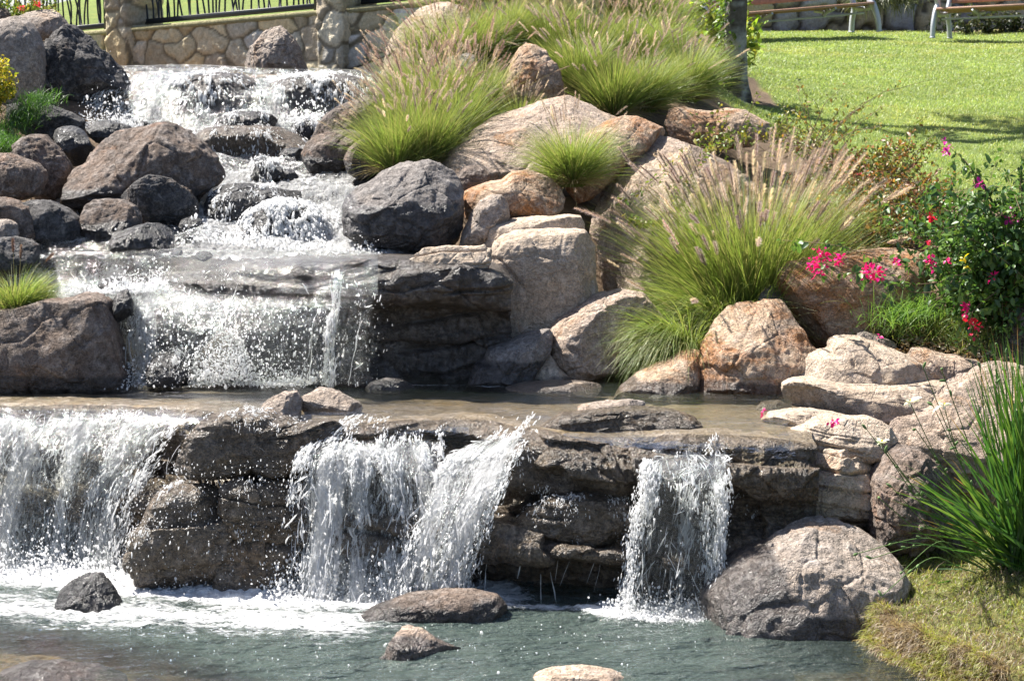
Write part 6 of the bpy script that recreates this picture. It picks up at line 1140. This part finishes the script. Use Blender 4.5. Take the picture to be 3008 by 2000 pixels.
def bench(lab, origin, rz, pitch, L=1.85, side=1):
    root = empty('park_bench', (0, 0, 0), lab, 'bench', 'benches on the lawn')
    S = .40
    for k in range(4):
        mb = MB(); y = -.20 + k * .135; bar(mb, (-L / 2, y, S + .01 * k * -1), (L / 2, y, S - .01 * k), .122, .034, (1, 1, 1), .006); mb.build('seat_slat', M['wood'], root)
    for k in range(3):
        mb = MB(); y = .30 + .03 * k; bar(mb, (-L / 2, y, S + .14 + .12 * k), (L / 2, y + .0, S + .14 + .12 * k), .03, .10, (1, 1, 1), .006); mb.build('back_slat', M['wood'], root)
    for sx in (-1, 1):
        x = sx * (L / 2 + .03); mb = MB()
        fl = catm(np.array([[x, -.30, 0], [x, -.275, .18], [x, -.20, .36], [x, -.12, .46], [x, -.20, .60], [x, -.29, .66]]), 26); flat_curve(mb, fl, np.interp(np.linspace(0, 1, 26), [0, .5, 1], [.055, .09, .05]), .05, (1, 0, 0))
        bl_ = catm(np.array([[x, .30, 0], [x, .27, .18], [x, .22, .36], [x, .30, .55], [x, .40, .82]]), 24); flat_curve(mb, bl_, .065, .05, (1, 0, 0))
        ar = catm(np.array([[x, -.30, .655], [x, -.15, .66], [x, .10, .64], [x, .32, .62]]), 16); flat_curve(mb, ar, .05, .055, (1, 0, 0))
        un = catm(np.array([[x, -.20, .36], [x, -.05, .325], [x, .12, .33], [x, .23, .36]]), 14); flat_curve(mb, un, .06, .045, (1, 0, 0)); mb.build('end_frame', M['alu'], root)
    for sx in (-.22, .22):
        mb = MB(); P = catm(np.array([[sx * L, -.26, S - .022], [sx * L, -.05, S - .075], [sx * L, .2, S - .055]]), 10); flat_curve(mb, P, .04, .03, (1, 0, 0)); P = catm(np.array([[sx * L, -.10, S - .03], [sx * L, -.02, S - .10], [sx * L, .02, S - .13]]), 8); flat_curve(mb, P, .05, .03, (1, 0, 0)); mb.build('seat_bracket', M['alu'], root)
    mb = MB(); mb.tube(np.array([[-L / 2 - .03, .02, S - .135], [L / 2 + .03, .02, S - .135]]), .016, 10); mb.build('cross_rail', M['alu'], root)
    for sx in (-1, 1):
        for y in (-.30, .30):
            mb = MB(); mb.box((sx * (L / 2 + .03), y, .008), (.06, .08, .016), None, (1, 1, 1), .004); mb.build('foot', M['alu'], root)
    root.location = Vector([float(v) for v in origin]); root.rotation_euler = (0, -pitch, rz); return root
re_ = W(2542, 100, 27.4); rz1 = math.radians(30); o1_ = re_ - 1.28 * np.array([math.cos(rz1), math.sin(rz1), 0]) + np.array([0, 0, -.075])
bench('brown slatted bench with grey cast metal ends, mostly behind the tree', o1_, rz1, math.radians(4.5), 2.5)
rz3 = math.radians(-36); o2_ = W(2765, 108, 27.2) + .98 * np.array([math.cos(rz3), math.sin(rz3), 0]) + np.array([0, 0, .0])
bench('brown slatted bench with grey metal ends cut off by the right edge', o2_, rz3, math.radians(1.5), 1.9)
# tree with peeling bark beside the lawn
tb = T(2150, 298, 17.3); tb = W(2152, 296, 17.3); root = empty('tree', tb, 'slim grey-barked tree with leafy side shoots and ivy beside the lawn', 'tree'); r = np.random.RandomState(21)
h = np.linspace(-.15, 5.2, 60); rad = .098 * (1 - h / 16) + .05 * np.exp(-np.clip(h, 0, 9) / .12); P = np.stack([.06 * np.sin(h * .7) + .03 * vn(np.stack([h, h * 0, h * 0], -1) * 1.3, 2), .05 * np.sin(h * .5 + 1), h], -1)
n = 28; an = np.arange(n) / n * 2 * np.pi; hs = np.linspace(-.15, 5.2, 500); Pc = np.stack([np.interp(hs, h, P[:, i]) for i in range(3)], -1); rc = np.interp(hs, h, rad)
V = Pc[:, None] + np.stack([np.cos(an)[None] * rc[:, None], np.sin(an)[None] * rc[:, None], np.zeros((500, n))], -1); q = V.reshape(-1, 3); dd = fbm(q * np.array([14, 14, 5]), 4, 3, ridge=True); flare = np.exp(-np.clip(q[:, 2], 0, 9) / .15) * .25 * np.sin(np.tile(an, 500) * 5 + 1)
nr = np.stack([np.tile(np.cos(an), 500), np.tile(np.sin(an), 500), np.zeros(500 * n)], -1); q = q + nr * (.009 * dd + .05 * flare)[:, None]
pt_ = sst(.0, .3, fbm(q * np.array([6, 6, 9]), 4, 6))[:, None]; c = np.array([.30, .29, .28]) * (1 - pt_) + np.array([.12, .10, .085]) * pt_; c = c * (1 - .6 * sst(.25, .5, fbm(q * np.array([5, 5, 14]), 3, 7)))[:, None]
mesh('trunk', q + tb, gridF(500, n)[:, :] if False else np.stack([(np.arange(499)[:, None] * n + np.arange(n)[None]), (np.arange(499)[:, None] * n + (np.arange(n)[None] + 1) % n), ((np.arange(499)[:, None] + 1) * n + (np.arange(n)[None] + 1) % n), ((np.arange(499)[:, None] + 1) * n + np.arange(n)[None])], -1).reshape(-1, 4), M['bark'], root, tb, col=c)
ml, ms = MB(), MB(); TL = [(.16, .24, .03), (.22, .30, .04), (.10, .17, .025), (.30, .36, .06)]
for k in range(26):   # limbs and crown
    z_ = r.uniform(3.9, 5.1); a = k * 2.4; b0 = tb + np.array([0, 0, z_]); e = b0 + np.array([math.cos(a), math.sin(a), r.uniform(.2, .9)]) * r.uniform(.6, 1.3); P1 = twig(r, b0, e, .1, 12, .1); ms.tube(P1, np.linspace(.035, .006, 12), 6, (.2, .18, .15))
    for j in range(4): leafy(ml, ms, twig(r, P1[r.randint(4, 12)], e + r.normal(0, .35, 3), .05, 8, .05), r, 60, .09, TL, .005, .1, .3, .1)
for k in range(7):
    z_ = r.uniform(1.15, 2.7); b0 = tb + np.array([0, 0, z_]); e = b0 + np.array([r.uniform(-.5, .5), r.uniform(-.5, .2), r.uniform(.05, .4)]); P1 = twig(r, b0, e, .1, 10, .06); ms.tube(P1, np.linspace(.014, .003, 10), 5, (.2, .18, .15))
    for j in range(2): leafy(ml, ms, twig(r, P1[r.randint(4, 10)], e + r.normal(0, .15, 3), .05, 8, .04), r, 34, .075, TL, .004, .06, .3, .1)
ml.build('crown', M['leaf'], root); ms.build('limbs', M['bark'], root)
sh_l, sh_s = MB(), MB()
for (pa, pb, nl) in [((2145, 150), (2050, 20), 70), ((2140, 180), (2010, 10), 70), ((2150, 120), (2080, -40), 60), ((2140, 90), (1990, -30), 60), ((2175, 180), (2230, 130), 34), ((2180, 130), (2215, 60), 34), ((2170, 120), (2205, -10), 30), ((2180, 160), (2200, 90), 30), ((2175, 100), (2225, 95), 26), ((2130, 60), (2060, 75), 46), ((2120, 100), (2030, 90), 40), ((2150, 200), (2105, 130), 30), ((2170, 190), (2190, 200), 14)]:
    sh_l, sh_s = MB(), MB(); leafy(sh_l, sh_s, twig(r, W(*pa, 17.42), W(*pb, 17.6 + r.uniform(-.15, .4)), .1, 10, .05), r, nl, .072, [(.22, .34, .03), (.32, .42, .05), (.42, .44, .07), (.12, .2, .02)], .006, .08, .2, .15); o_ = sh_s.build('side_shoot', M['stem'], root); l_ = sh_l.build('shoot_leaves', M['leaf'], None, np.array(o_.matrix_basis.translation) + np.array(root.location)); l_.parent = o_; l_.location = (0, 0, 0)
mi_, si_ = MB(), MB(); n = 420; z_ = r.uniform(0.05, 1.25, n); a = r.normal(np.pi * 1.05, .7, n); b = np.stack([tb[0] + np.cos(a) * .11, tb[1] + np.sin(a) * .11 , tb[2] + z_], -1) + r.normal(0, .02, (n, 3)); leaves(mi_, b, np.stack([np.cos(a), np.sin(a), -.3 + 0 * a], -1) + r.normal(0, .5, (n, 3)), .05, pick(r, [(.06, .12, .02), (.10, .18, .03), (.18, .26, .05)], n), r); mi_.build('ivy_leaves', M['leaf'], root)
# stump and soil scar near the tree
mb = MB(); c = W(2078, 322, 16.4); hs = np.linspace(-.06, .10, 7)[:, None]; mb.tube(np.array([c + np.array([.002 * k, 0, v]) for k, v in enumerate(hs[:, 0])]), [.075, .074, .072, .073, .071, .07, .064], 18, (.07, .055, .045)); o = mb.build('tree_stump', M['bark']); tag(o, 'short dark weathered stump at the foot of the tall grass tuft', 'stump')
